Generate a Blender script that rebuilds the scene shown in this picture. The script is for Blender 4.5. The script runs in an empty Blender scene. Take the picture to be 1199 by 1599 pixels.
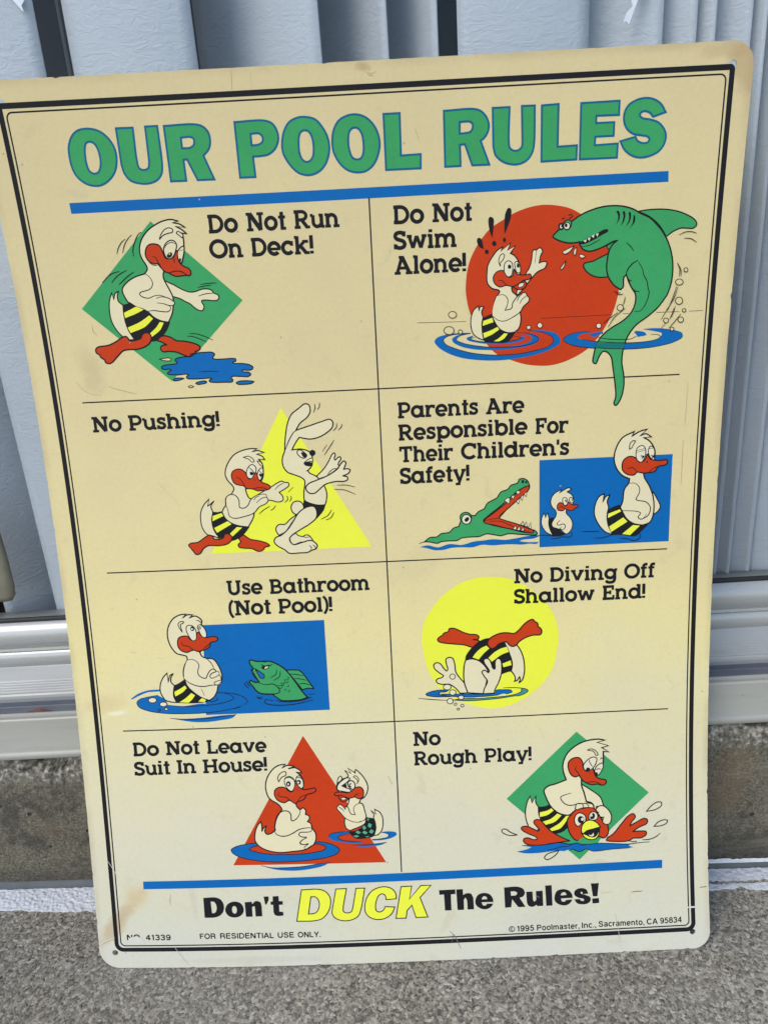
import bpy, bmesh, math, random
from mathutils import Matrix, Vector
from mathutils.geometry import tessellate_polygon

scene = bpy.context.scene
COL = scene.collection
K = {'P': {'f': 1154.351045, 'rx': 1.225449, 'ry': -0.071226, 'rz': 0.032802, 'cx': 22.88263, 'cy': -426.239743, 'cz': 505.013182, 'th': 0.151125, 'psi': 0.013363, 'rho': 0.020266, 'ml': 13.872999, 'mr': 444.792703, 'mb': 14.420156, 'mt': 596.761317, 'uc': 229.641253, 'r1': 421.002592, 'r2': 302.039138, 'r3': 183.691969, 't1': 543.241698, 't2': 537.212402, 'b1': 67.880626, 'b2': 61.693834}, 'd': [-24.5982, -1.4007, -0.0006, 2.2932, -2.242, -6.8387, -0.5483, 6.015, -0.415, 1.2897], 'EX': [(0, 2), (0, 3), (1, 2), (2, 0), (2, 1), (1, 1), (2, 2), (1, 3), (3, 0), (3, 1)], 'holes': [[444.58, 597.57], [12.22, 12.04], [444.05, 12.4], [15.2, 597.79]], 'bars': [[[44.68, 543.26], [204.13, 543.05], [411.88, 543.4], [412.22, 537.34], [203.68, 536.86], [44.92, 537.08]], [[37.83, 67.91], [422.89, 67.86], [422.75, 61.55], [37.65, 61.86]]], 'div': [[[32.02, 420.72], [427.15, 421.08]], [[33.33, 302.0], [424.43, 301.96]], [[32.72, 184.24], [427.84, 182.96]], [[229.79, 537.2], [230.06, 68.6]]]}
P = K['P']
DZ = -2.6                                    # lowers the measured frame so the paving passes through z = 0
MM = 0.001

# ------------------------------------------------------------------ camera
def rot(axis, a):
    return Matrix.Rotation(a, 3, axis)
cam_data = bpy.data.cameras.new('camera')
cam = bpy.data.objects.new('camera', cam_data)
COL.objects.link(cam)
R3 = rot('Z', P['rz']) @ rot('X', P['rx']) @ rot('Z', P['ry'])
cam.matrix_world = Matrix.Translation(Vector((P['cx'], P['cy'], P['cz'] + DZ)) * MM) @ R3.to_4x4()
cam_data.sensor_fit = 'HORIZONTAL'
cam_data.sensor_width = 36.0
cam_data.lens = P['f'] / 1199.0 * 36.0
cam_data.clip_start = 0.02
cam_data.clip_end = 200.0
scene.camera = cam

# ------------------------------------------------------------------ sky, sun, exposure
SUN_EL, SUN_AZ = math.radians(44), math.radians(-138)   # azimuth measured from +Y towards +X
world = bpy.data.worlds.new('World')
scene.world = world
world.use_nodes = True
wn = world.node_tree
wn.nodes.clear()
sky = wn.nodes.new('ShaderNodeTexSky')
sky.sky_type = 'NISHITA'
sky.sun_disc = False
sky.sun_elevation = SUN_EL
sky.sun_rotation = SUN_AZ
sky.air_density = 1.0
sky.dust_density = 1.0
sky.ozone_density = 1.0
bg = wn.nodes.new('ShaderNodeBackground')
bg.inputs['Strength'].default_value = 0.15
wo = wn.nodes.new('ShaderNodeOutputWorld')
wn.links.new(sky.outputs[0], bg.inputs['Color'])
wn.links.new(bg.outputs[0], wo.inputs['Surface'])
sun_data = bpy.data.lights.new('sun', 'SUN')
sun_data.energy = 1.0
sun_data.angle = math.radians(34)
sun_data.color = (1.0, 0.94, 0.85)
sun = bpy.data.objects.new('sun', sun_data)
COL.objects.link(sun)
sdir = Vector((math.sin(SUN_AZ) * math.cos(SUN_EL), math.cos(SUN_AZ) * math.cos(SUN_EL), math.sin(SUN_EL)))
sun.rotation_euler = sdir.to_track_quat('Z', 'Y').to_euler()
sun.location = sdir * 5
scene.view_settings.view_transform = 'Standard'
scene.view_settings.look = 'None'
scene.view_settings.gamma = 1.0
scene.view_settings.use_curve_mapping = False
scene.view_settings.exposure = 0.70
scene.render.engine = 'CYCLES'
scene.cycles.max_bounces = 8
scene.cycles.transparent_max_bounces = 12

# ------------------------------------------------------------------ helpers
def obj(name, bm, mats, parent=None, smooth=False):
    me = bpy.data.meshes.new(name)
    bm.to_mesh(me)
    bm.free()
    for m in (mats if isinstance(mats, (list, tuple)) else [mats]):
        me.materials.append(m)
    if smooth:
        for p in me.polygons:
            p.use_smooth = True
    o = bpy.data.objects.new(name, me)
    COL.objects.link(o)
    if parent:
        o.parent = parent
    return o

def thing(name, label, cat, loc=(0, 0, 0), group=None):
    o = bpy.data.objects.new(name, None)
    o.empty_display_size = 0.05
    COL.objects.link(o)
    o.location = loc
    o['label'] = label
    o['category'] = cat
    if group:
        o['group'] = group
    return o

def box(bm, x0, x1, y0, y1, z0, z1):
    v = [bm.verts.new((x, y, z)) for x in (x0, x1) for y in (y0, y1) for z in (z0, z1)]
    for f in ((0, 1, 3, 2), (4, 6, 7, 5), (0, 4, 5, 1), (2, 3, 7, 6), (0, 2, 6, 4), (1, 5, 7, 3)):
        bm.faces.new([v[i] for i in f])

class NT:
    def __init__(self, name):
        self.m = bpy.data.materials.new(name)
        self.m.use_nodes = True
        self.t = self.m.node_tree
        self.t.nodes.clear()
        self.out = self.t.nodes.new('ShaderNodeOutputMaterial')
    def n(self, typ, **kw):
        nd = self.t.nodes.new('ShaderNode' + typ)
        ins = kw.pop('ins', {})
        for k, v in kw.items():
            setattr(nd, k, v)
        for k, v in ins.items():
            self.set(nd.inputs[k], v)
        return nd
    def set(self, sock, v):
        if hasattr(v, 'is_output') or isinstance(v, bpy.types.NodeSocket):
            self.t.links.new(v, sock)
        else:
            sock.default_value = v
    def math(self, op, a, b=0.0, c=None, clamp=False):
        nd = self.n('Math', operation=op, use_clamp=clamp)
        self.set(nd.inputs[0], a)
        self.set(nd.inputs[1], b)
        if c is not None:
            self.set(nd.inputs[2], c)
        return nd.outputs[0]
    def mix(self, f, a, b, blend='MIX'):
        nd = self.n('Mix', data_type='RGBA', blend_type=blend)
        self.set(nd.inputs[0], f)
        self.set(nd.inputs[6], a)
        self.set(nd.inputs[7], b)
        return nd.outputs[2]
    def ramp(self, f, stops, interp='LINEAR'):
        nd = self.n('ValToRGB')
        cr = nd.color_ramp
        cr.interpolation = interp
        while len(cr.elements) < len(stops):
            cr.elements.new(0.5)
        for e, (p, c) in zip(cr.elements, stops):
            e.position = p
            e.color = tuple(c) + (1,) if len(c) == 3 else c
        self.set(nd.inputs[0], f)
        return nd.outputs[0]
    def noise(self, vec, scale, detail=4, rough=0.55, dist=0.0):
        nd = self.n('TexNoise')
        nd.inputs['Scale'].default_value = scale
        nd.inputs['Detail'].default_value = detail
        nd.inputs['Roughness'].default_value = rough
        nd.inputs['Distortion'].default_value = dist
        self.set(nd.inputs['Vector'], vec)
        return nd.outputs['Fac']
    def maprange(self, v, a, b, c=0.0, d=1.0, smooth=True):
        nd = self.n('MapRange', interpolation_type='SMOOTHSTEP' if smooth else 'LINEAR')
        self.set(nd.inputs['Value'], v)
        nd.inputs['From Min'].default_value = a
        nd.inputs['From Max'].default_value = b
        nd.inputs['To Min'].default_value = c
        nd.inputs['To Max'].default_value = d
        return nd.outputs['Result']
    def bump(self, h, strength, dist, normal=None):
        nd = self.n('Bump')
        nd.inputs['Strength'].default_value = strength
        nd.inputs['Distance'].default_value = dist
        self.set(nd.inputs['Height'], h)
        if normal is not None:
            self.set(nd.inputs['Normal'], normal)
        return nd.outputs[0]
    def bsdf(self, color, rough=0.6, spec=0.4, metal=0.0, normal=None):
        b = self.n('BsdfPrincipled')
        self.set(b.inputs['Base Color'], color if not isinstance(color, tuple) else (color + (1,) if len(color) == 3 else color))
        self.set(b.inputs['Roughness'], rough)
        b.inputs['Specular IOR Level'].default_value = spec
        b.inputs['Metallic'].default_value = metal
        if normal is not None:
            self.set(b.inputs['Normal'], normal)
        self.t.links.new(b.outputs[0], self.out.inputs['Surface'])
        return b
    def obco(self):
        return self.n('TexCoord').outputs['Object']
    def uv(self):
        return self.n('UVMap', uv_map='sheet').outputs[0]

def lin(r, g, b):
    f = lambda c: (c / 255 / 12.92) if c / 255 <= 0.04045 else ((c / 255 + 0.055) / 1.055) ** 2.4
    return (f(r), f(g), f(b))

# ------------------------------------------------------------------ materials: sign print
def panel_material():
    t = NT('aged_cream_enamel')
    uv = t.uv()                                  # metres on the sheet: x across, y up
    sep = t.n('SeparateXYZ', ins={0: uv})
    u, v = sep.outputs[0], sep.outputs[1]
    wob = t.noise(uv, 7.0, 4, 0.6)
    big = t.noise(uv, 16.0, 5, 0.6)
    fine = t.noise(uv, 900.0, 2, 0.6)
    mid = t.noise(uv, 330.0, 4, 0.8)
    blot = t.noise(uv, 48.0, 5, 0.7, 0.6)
    age_light = t.math('ADD', t.maprange(v, 0.0, 0.30, 0.0, 0.85, False), t.math('MULTIPLY', t.math('SUBTRACT', wob, 0.5), 0.46))
    age_light = t.math('ADD', age_light, t.maprange(v, 0.30, 0.61, 0.0, 0.15, False), clamp=True)
    col = t.ramp(age_light, [(0.0, (0.605, 0.590, 0.490)), (0.10, (0.630, 0.605, 0.450)), (0.30, (0.668, 0.617, 0.430)), (0.7, (0.765, 0.655, 0.300)), (1.0, (0.668, 0.545, 0.283))])  # age yellowing and the light's change up the sheet both go into this colour
    mot = t.maprange(big, 0.3, 0.75)
    col = t.mix(t.math('MULTIPLY', mot, 0.16), col, (0.60, 0.50, 0.29, 1))
    col = t.mix(t.maprange(fine, 0.35, 0.75, 0.0, 0.10), col, (0.50, 0.44, 0.28, 1))
    col = t.mix(t.maprange(mid, 0.48, 0.72, 0.0, 0.13), col, (0.42, 0.36, 0.22, 1))
    col = t.mix(t.maprange(mid, 0.50, 0.30, 0.0, 0.10), col, (0.80, 0.76, 0.58, 1))
    col = t.mix(t.maprange(blot, 0.56, 0.74, 0.0, 0.26), col, (0.46, 0.40, 0.25, 1))
    # the margin outside the printed border is a little darker and dirtier near the top edge
    edge = t.math('MINIMUM', t.math('MINIMUM', u, t.math('SUBTRACT', 0.457, u)), t.math('SUBTRACT', 0.610, v))
    em = t.math('MULTIPLY', t.maprange(edge, 0.0, 0.006, 0.38, 0.0), t.maprange(big, 0.3, 0.7))
    col = t.mix(em, col, (0.36, 0.27, 0.15, 1))
    def spot(cu, cv, ru, rv, ang, amt, c, nscale=60.0, thr=0.28):
        nonlocal col
        ca, sa = math.cos(ang), math.sin(ang)
        du, dv = t.math('SUBTRACT', u, cu), t.math('SUBTRACT', v, cv)
        a = t.math('DIVIDE', t.math('ADD', t.math('MULTIPLY', du, ca), t.math('MULTIPLY', dv, sa)), ru)
        b = t.math('DIVIDE', t.math('SUBTRACT', t.math('MULTIPLY', dv, ca), t.math('MULTIPLY', du, sa)), rv)
        r = t.math('SQRT', t.math('ADD', t.math('MULTIPLY', a, a), t.math('MULTIPLY', b, b)))
        r = t.math('ADD', r, t.math('MULTIPLY', t.math('SUBTRACT', t.noise(uv, nscale, 5, 0.65), 0.5), 1.3))
        m = t.math('MULTIPLY', t.maprange(r, thr, 1.0, 1.0, 0.0), amt)
        col = t.mix(m, col, tuple(c) + (1,))
    spot(0.016, 0.036, 0.033, 0.0085, math.radians(52), 0.55, (0.46, 0.29, 0.13))
    spot(0.030, 0.055, 0.016, 0.012, math.radians(60), 0.45, (0.60, 0.42, 0.18))
    spot(0.452, 0.596, 0.013, 0.020, 0.4, 0.55, (0.42, 0.29, 0.14))
    spot(0.440, 0.605, 0.022, 0.005, 0.0, 0.35, (0.42, 0.29, 0.14))
    spot(0.041, 0.442, 0.012, 0.020, 0.2, 0.40, (0.44, 0.36, 0.20))
    spot(0.230, 0.607, 0.006, 0.004, 0.0, 0.6, (0.42, 0.27, 0.12), 150)
    spot(0.022, 0.205, 0.022, 0.009, 0.1, 0.4, (0.62, 0.45, 0.22))
    spot(0.030, 0.198, 0.010, 0.0025, 0.1, 0.6, (0.82, 0.78, 0.60))
    spot(0.375, 0.066, 0.010, 0.006, 0.3, 0.30, (0.36, 0.33, 0.24), 120)
    spot(0.075, 0.052, 0.004, 0.020, 0.1, 0.25, (0.45, 0.42, 0.33), 120)
    spot(0.250, 0.300, 0.030, 0.016, 0.5, 0.16, (0.45, 0.38, 0.24))
    spot(0.340, 0.030, 0.040, 0.012, 0.1, 0.14, (0.45, 0.42, 0.36))
    spot(0.120, 0.005, 0.080, 0.004, 0.0, 0.22, (0.42, 0.40, 0.34), 120)
    sp = t.n('TexVoronoi', feature='F1', ins={'Scale': 95.0, 'Vector': uv})
    sel = t.math('GREATER_THAN', t.n('SeparateColor', ins={0: sp.outputs['Color']}).outputs[0], 0.90)
    dot = t.math('MULTIPLY', t.math('MULTIPLY', t.maprange(sp.outputs['Distance'], 0.03, 0.085, 1.0, 0.0), sel), 0.6)
    col = t.mix(dot, col, (0.26, 0.20, 0.11, 1))
    scr = t.noise(t.n('Mapping', ins={'Vector': uv, 'Scale': (700, 30, 1), 'Rotation': (0, 0, 0.35)}).outputs[0], 1.0, 3, 0.6)
    col = t.mix(t.maprange(scr, 0.70, 0.80, 0.0, 0.16), col, (0.40, 0.33, 0.2, 1))
    rough = t.maprange(big, 0.3, 0.7, 0.34, 0.5)
    nrm = t.bump(t.noise(uv, 260.0, 3, 0.5), 0.04, 0.001)
    t.bsdf(col, rough, 0.22, 0.0, nrm)
    return t.m

def ink_material(name, c, var=0.10, rough=0.42):
    t = NT(name)
    uv = t.uv()
    a = t.noise(uv, 700.0, 3, 0.7)
    b = t.noise(uv, 22.0, 4, 0.6)
    d = tuple(x * 0.72 for x in c) + (1,)
    l = tuple(min(1, x * 1.10 + 0.012) for x in c) + (1,)
    col = t.mix(t.maprange(a, 0.3, 0.8, 0.0, var * 2.2), c + (1,), l)
    col = t.mix(t.maprange(b, 0.35, 0.75, 0.0, var * 2.5), col, d)
    m = t.noise(uv, 210.0, 5, 0.75)
    col = t.mix(t.maprange(m, 0.45, 0.72, 0.0, var * 2.0), col, d)
    col = t.mix(t.maprange(m, 0.52, 0.30, 0.0, var * 1.4), col, l)
    sp = t.n('TexVoronoi', feature='F1', ins={'Scale': 120.0, 'Vector': uv})
    sel = t.math('GREATER_THAN', t.n('SeparateColor', ins={0: sp.outputs['Color']}).outputs[1], 0.965)
    dot = t.math('MULTIPLY', t.maprange(sp.outputs['Distance'], 0.03, 0.09, 1.0, 0.0), sel)
    col = t.mix(t.math('MULTIPLY', dot, 0.5), col, (0.62, 0.56, 0.38, 1))
    t.bsdf(col, rough + 0.08, 0.12)
    return t.m

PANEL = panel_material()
MAT = {
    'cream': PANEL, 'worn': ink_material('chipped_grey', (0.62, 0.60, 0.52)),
    'skin': ink_material('ivory_ink', (0.735, 0.648, 0.405), 0.05),
    'pale': ink_material('pale_ink', (0.735, 0.670, 0.475), 0.05),
    'green': ink_material('green_ink', (0.046, 0.330, 0.108)),
    'mint': ink_material('mint_ink', (0.085, 0.380, 0.200)),
    'teal': ink_material('teal_ink', (0.008, 0.165, 0.150)),
    'sea': ink_material('sea_green_ink', (0.060, 0.260, 0.270)),
    'blue': ink_material('blue_ink', (0.002, 0.125, 0.385)),
    'deep': ink_material('deep_blue_ink', (0.012, 0.130, 0.400)),
    'rim': ink_material('blue_outline_ink', (0.006, 0.120, 0.230)),
    'red': ink_material('red_ink', (0.540, 0.044, 0.007)),
    'yellow': ink_material('yellow_ink', (0.790, 0.800, 0.055), 0.05),
    'black': ink_material('black_ink', (0.012, 0.012, 0.014), 0.06),
    'scuff': ink_material('grey_scuff', (0.30, 0.26, 0.17)),
    'scuff2': ink_material('faint_scuff', (0.47, 0.40, 0.25)),
    'scuff3': ink_material('dark_scuff', (0.17, 0.15, 0.12)),
    'brown': ink_material('rust_brown_mark', (0.22, 0.13, 0.06)),
    'brown2': ink_material('faint_rust_mark', (0.50, 0.35, 0.17)),
}

# ------------------------------------------------------------------ the curved sheet of the sign
W, H = 457.0, 610.0
CELL = 8.0
def disp(u, v):
    a, b = (u - W / 2) / (W / 2), (v - H / 2) / (H / 2)
    return sum(c * a ** p * b ** q for c, (p, q) in zip(K['d'], K['EX']))
SROT = rot('Z', P['psi']) @ rot('X', -P['th']) @ rot('Y', P['rho'])
KNOT = {}
def knot(i, j):
    if (i, j) not in KNOT:
        KNOT[(i, j)] = disp(i * CELL, j * CELL)
    return KNOT[(i, j)]
def sheet(u, v, lift=0.0):
    # bilinear inside each cell, so that every ink film stays exactly parallel to the panel's facets
    iu, iv = math.floor(u / CELL), math.floor(v / CELL)
    fu, fv = u / CELL - iu, v / CELL - iv
    d0 = (knot(iu, iv) * (1 - fu) + knot(iu + 1, iv) * fu) * (1 - fv) + (knot(iu, iv + 1) * (1 - fu) + knot(iu + 1, iv + 1) * fu) * fv
    p = Vector((u - W / 2, d0, v))
    if lift:
        n = Vector(((disp(u + .5, v) - disp(u - .5, v)), -1.0, (disp(u, v + .5) - disp(u, v - .5))))
        p += n.normalized() * lift
    p = SROT @ p
    p.z += DZ
    return p * MM

SIGN = thing('pool_sign', 'aged cream pool rules sign with cartoon ducks leaning on the patio door', 'sign')

def cut_grid(bm):
    us = [v.co.x for v in bm.verts]
    vs = [v.co.y for v in bm.verts]
    for ax, lo, hi in ((0, min(us), max(us)), (1, min(vs), max(vs))):
        k = math.floor(lo / CELL) + 1
        while k * CELL < hi - 1e-6:
            co, no = [0, 0, 0], [0, 0, 0]
            co[ax] = k * CELL
            no[ax] = 1
            bmesh.ops.bisect_plane(bm, geom=bm.verts[:] + bm.edges[:] + bm.faces[:], dist=1e-5, plane_co=co, plane_no=no)
            k += 1

def finish(name, bm, mats, parent, cut=True):
    """flat print in sheet millimetres (z = lift) -> mesh lying on the curved sheet"""
    if cut:
        cut_grid(bm)
    uvl = bm.loops.layers.uv.new('sheet')
    for f in bm.faces:
        for l in f.loops:
            l[uvl].uv = (l.vert.co.x * MM, l.vert.co.y * MM)
    for v in bm.verts:
        v.co = sheet(v.co.x, v.co.y, v.co.z)
    bm.normal_update()
    for f in bm.faces:
        if f.normal.y > 0:
            f.normal_flip()
    return obj(name, bm, mats, parent)

def loop_area(p):
    return 0.5 * sum(p[i - 1][0] * p[i][1] - p[i][0] * p[i - 1][1] for i in range(len(p)))

def smooth(pts, closed):
    """centripetal Catmull-Rom through (x, y, corner) points; corners stay sharp"""
    n = len(pts)
    if all(c for _, _, c in pts):
        return [(x, y) for x, y, _ in pts]
    out = []
    segs = n if closed else n - 1
    for i in range(segs):
        p1, p2 = pts[i], pts[(i + 1) % n]
        p0 = pts[i - 1] if (closed or i > 0) else None
        p3 = pts[(i + 2) % n] if (closed or i + 2 < n) else None
        a1 = Vector(p1[:2]); a2 = Vector(p2[:2])
        if p1[2] or p0 is None:
            a0 = None
        else:
            a0 = Vector(p0[:2])
        a3 = None if (p2[2] or p3 is None) else Vector(p3[:2])
        if a0 is None and a3 is None:
            out.append((a1.x, a1.y))
            continue
        if a0 is None:
            a0 = a1 + (a1 - a2) * 0.5 + (a1 - a3) * 0.12 if a3 is not None else a1 * 2 - a2
        if a3 is None:
            a3 = a2 + (a2 - a1) * 0.5 + (a2 - a0) * 0.12
        d1 = max((a1 - a0).length ** 0.5, 1e-3); d2 = max((a2 - a1).length ** 0.5, 1e-3); d3 = max((a3 - a2).length ** 0.5, 1e-3)
        m1 = (a1 - a0) / d1 - (a2 - a0) / (d1 + d2) + (a2 - a1) / d2
        m2 = (a2 - a1) / d2 - (a3 - a1) / (d2 + d3) + (a3 - a2) / d3
        m1 *= d2; m2 *= d2
        k = max(2, min(9, int((a2 - a1).length / 0.9) + 2))
        for j in range(k):
            s = j / k
            q = a1 * (2 * s ** 3 - 3 * s * s + 1) + m1 * (s ** 3 - 2 * s * s + s) + a2 * (-2 * s ** 3 + 3 * s * s) + m2 * (s ** 3 - s * s)
            out.append((q.x, q.y))
    if not closed:
        out.append(tuple(pts[-1][:2]))
    return out

def dedupe(p, closed):
    q = []
    for a in p:
        if not q or math.hypot(a[0] - q[-1][0], a[1] - q[-1][1]) > 0.02:
            q.append(a)
    if closed and len(q) > 2 and math.hypot(q[0][0] - q[-1][0], q[0][1] - q[-1][1]) < 0.02:
        q.pop()
    return q

def ribbon(bm, pts, width, lift, mi, closed=False, taper=False, caps=True):
    p = dedupe(pts, closed)
    n = len(p)
    if n < 2:
        return
    L = [0.0]
    for i in range(1, n):
        L.append(L[-1] + math.hypot(p[i][0] - p[i - 1][0], p[i][1] - p[i - 1][1]))
    tot = L[-1] or 1
    left, right = [], []
    for i in range(n):
        a = p[i - 1] if (i > 0 or closed) else None
        c = p[(i + 1) % n] if (i < n - 1 or closed) else None
        b = p[i]
        d1 = Vector((b[0] - a[0], b[1] - a[1])).normalized() if a else None
        d2 = Vector((c[0] - b[0], c[1] - b[1])).normalized() if c else None
        if d1 is None: d1 = d2
        if d2 is None: d2 = d1
        t = d1 + d2
        if t.length < 0.25:
            t = d1
        t.normalize()
        nrm = Vector((-t.y, t.x))
        cosh = max(0.55, nrm.dot(Vector((-d1.y, d1.x))))
        w = width / 2 / cosh
        if taper:
            e = min(L[i], tot - L[i]) / max(tot * 0.3, 1e-6)
            w *= 0.6 + 0.4 * min(1, e)
        left.append(bm.verts.new((b[0] + nrm.x * w, b[1] + nrm.y * w, lift)))
        right.append(bm.verts.new((b[0] - nrm.x * w, b[1] - nrm.y * w, lift)))
    for i in range(n if closed else n - 1):
        j = (i + 1) % n
        f = bm.faces.new((left[i], left[j], right[j], right[i]))
        f.material_index = mi

def fill(bm, loops, lift, mi):
    loops = [dedupe(l, True) for l in loops]
    loops = [l for l in loops if len(l) > 2]
    flat = [Vector((x, y, 0)) for l in loops for x, y in l]
    vs = [bm.verts.new((q.x, q.y, lift)) for q in flat]
    for t in tessellate_polygon([[Vector((x, y, 0)) for x, y in l] for l in loops]):
        a, b, c = (flat[i] for i in t)
        if abs((b - a).cross(c - a).z) < 1e-7:
            continue
        try:
            f = bm.faces.new([vs[i] for i in t])
            f.material_index = mi
        except ValueError:
            pass

class Print:
    """collects print operations of one part as one mesh; every operation lies one ink film above the last"""
    STEP = 0.003
    def __init__(self, lift):
        self.bm = bmesh.new()
        self.mats = []
        self.z = lift
    def mi(self, name):
        m = MAT[name]
        if m not in self.mats:
            self.mats.append(m)
        return self.mats.index(m)
    def op(self, line):
        head, body = line.split(';', 1)
        h = head.split()
        loops = []
        for lp in body.split('|'):
            pts = []
            for tk in lp.split():
                c = tk.endswith('*')
                x, y = tk.rstrip('*').split(',')
                pts.append((int(x) / 10, int(y) / 10, c))
            loops.append(pts)
        self.z += self.STEP
        if h[0] == 'F':
            sm = [smooth(l, True) for l in loops]
            fill(self.bm, sm, self.z, self.mi(h[1]))
            w = float(h[2]) * (2.1 if h[3] == 'rim' else 1.42)
            if w > 0:
                self.z += self.STEP
                for l in sm:
                    ribbon(self.bm, l, w, self.z, self.mi(h[3]), closed=True)
        elif h[0] in 'LB':
            ribbon(self.bm, smooth(loops[0], False), float(h[2]) * (1.3 if h[1] == 'black' else 1.0), self.z, self.mi(h[1]), taper=h[0] == 'L')
    def done(self, name, parent):
        return finish(name, self.bm, self.mats, parent)

# panel: rounded sheet with a hole near each corner
def rounded(x0, y0, x1, y1, r):
    pts = []
    rr = r if isinstance(r, (list, tuple)) else (r,) * 4      # bl, br, tr, tl
    for cx, cy, a0, q in ((x0, y0, 180, rr[0]), (x1, y0, 270, rr[1]), (x1, y1, 0, rr[2]), (x0, y1, 90, rr[3])):
        if q <= 0:
            pts.append((cx, cy))
            continue
        mx = cx + q if cx == x0 else cx - q
        my = cy + q if cy == y0 else cy - q
        for k in range(11):
            a = math.radians(a0 + 9 * k)
            pts.append((mx + q * math.cos(a), my + q * math.sin(a)))
    return pts
def circle(cx, cy, r, n=28):
    return [(cx + r * math.cos(2 * math.pi * k / n), cy + r * math.sin(2 * math.pi * k / n)) for k in range(n)]

rnd = random.Random(4)
outline = rounded(0, 0, W, H, (15, 13, 13, 13))
# tiny nicks along the worn left and right edges
def roughen(pts):
    out = []
    for i, a in enumerate(pts):
        b = pts[(i + 1) % len(pts)]
        out.append(a)
        dd = math.hypot(b[0] - a[0], b[1] - a[1])
        if dd > 60:
            k = int(dd / 2.2)
            nx, ny = -(b[1] - a[1]) / dd, (b[0] - a[0]) / dd
            for j in range(1, k):
                e = abs(rnd.gauss(0, 0.09)) + (rnd.uniform(0.2, 0.7) if rnd.random() < 0.05 else 0)
                s = (j + rnd.uniform(-.3, .3)) / k
                out.append((a[0] + (b[0] - a[0]) * s + nx * e, a[1] + (b[1] - a[1]) * s + ny * e))
    return out
outline = roughen(outline)
HOLES = [(K['holes'][0], 2.75), (K['holes'][1], 2.2), (K['holes'][2], 2.1), (K['holes'][3], 2.75)]
bm = bmesh.new()
fill(bm, [outline] + [circle(c[0], c[1], r) for c, r in HOLES], 0.0, 0)
cut_grid(bm)
bm.verts.index_update()
uvl = bm.loops.layers.uv.new('sheet')
front = bm.faces[:]
bmesh.ops.recalc_face_normals(bm, faces=front)
vmap = {v: bm.verts.new((v.co.x, v.co.y, -0.9)) for v in bm.verts[:]}
for f in front:
    bm.faces.new([vmap[v] for v in reversed(f.verts)])
for e in [e for e in bm.edges[:] if len(e.link_faces) == 1 and e.verts[0] in vmap and e.verts[1] in vmap]:
    a, b = e.verts
    bm.faces.new((a, b, vmap[b], vmap[a]))
for f in bm.faces:
    for l in f.loops:
        l[uvl].uv = (l.vert.co.x * MM, l.vert.co.y * MM)
for v in bm.verts:
    v.co = sheet(v.co.x, v.co.y, v.co.z)
bmesh.ops.recalc_face_normals(bm, faces=bm.faces[:])
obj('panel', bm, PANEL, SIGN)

# printed border: thick line and thin inner line
B0 = 0.02
def ring(bm, x0, y0, x1, y1, r, w, lift, mi):
    def grow(d):
        return rounded(x0 - d, y0 - d, x1 + d, y1 + d, [max(q + d, 0.001) for q in r])
    outer, inner = grow(w / 2), grow(-w / 2)
    n = len(outer)
    vo = [bm.verts.new((x, y, lift)) for x, y in outer]
    vi = [bm.verts.new((x, y, lift)) for x, y in inner]
    for i in range(n):
        j = (i + 1) % n
        bm.faces.new((vo[i], vo[j], vi[j], vi[i])).material_index = mi
bm = bmesh.new()
ring(bm, P['ml'], P['mb'], P['mr'], P['mt'], (5.0, 5.0, 1.6, 1.6), 3.15, B0, 0)
finish('border', bm, [MAT['black']], SIGN)
bm = bmesh.new()
ring(bm, P['ml'] + 3.3, P['mb'] + 3.1, P['mr'] - 3.3, P['mt'] - 3.5, (3.4, 3.4, 3.4, 3.4), 0.92, B0, 0)
finish('inner_border', bm, [MAT['black']], SIGN)
for q in K['bars']:
    bm = bmesh.new()
    fill(bm, [[tuple(p) for p in q]], B0, 0)
    finish('blue_bar', bm, [MAT['blue']], SIGN)
for a, b in K['div']:
    bm = bmesh.new()
    vert = abs(a[0] - b[0]) < 5
    ribbon(bm, [tuple(a), tuple(b)], 0.92 if vert else 0.88, B0 + (0.004 if vert else 0.0), 0)
    finish('divider_line', bm, [MAT['black']], SIGN)

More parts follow.
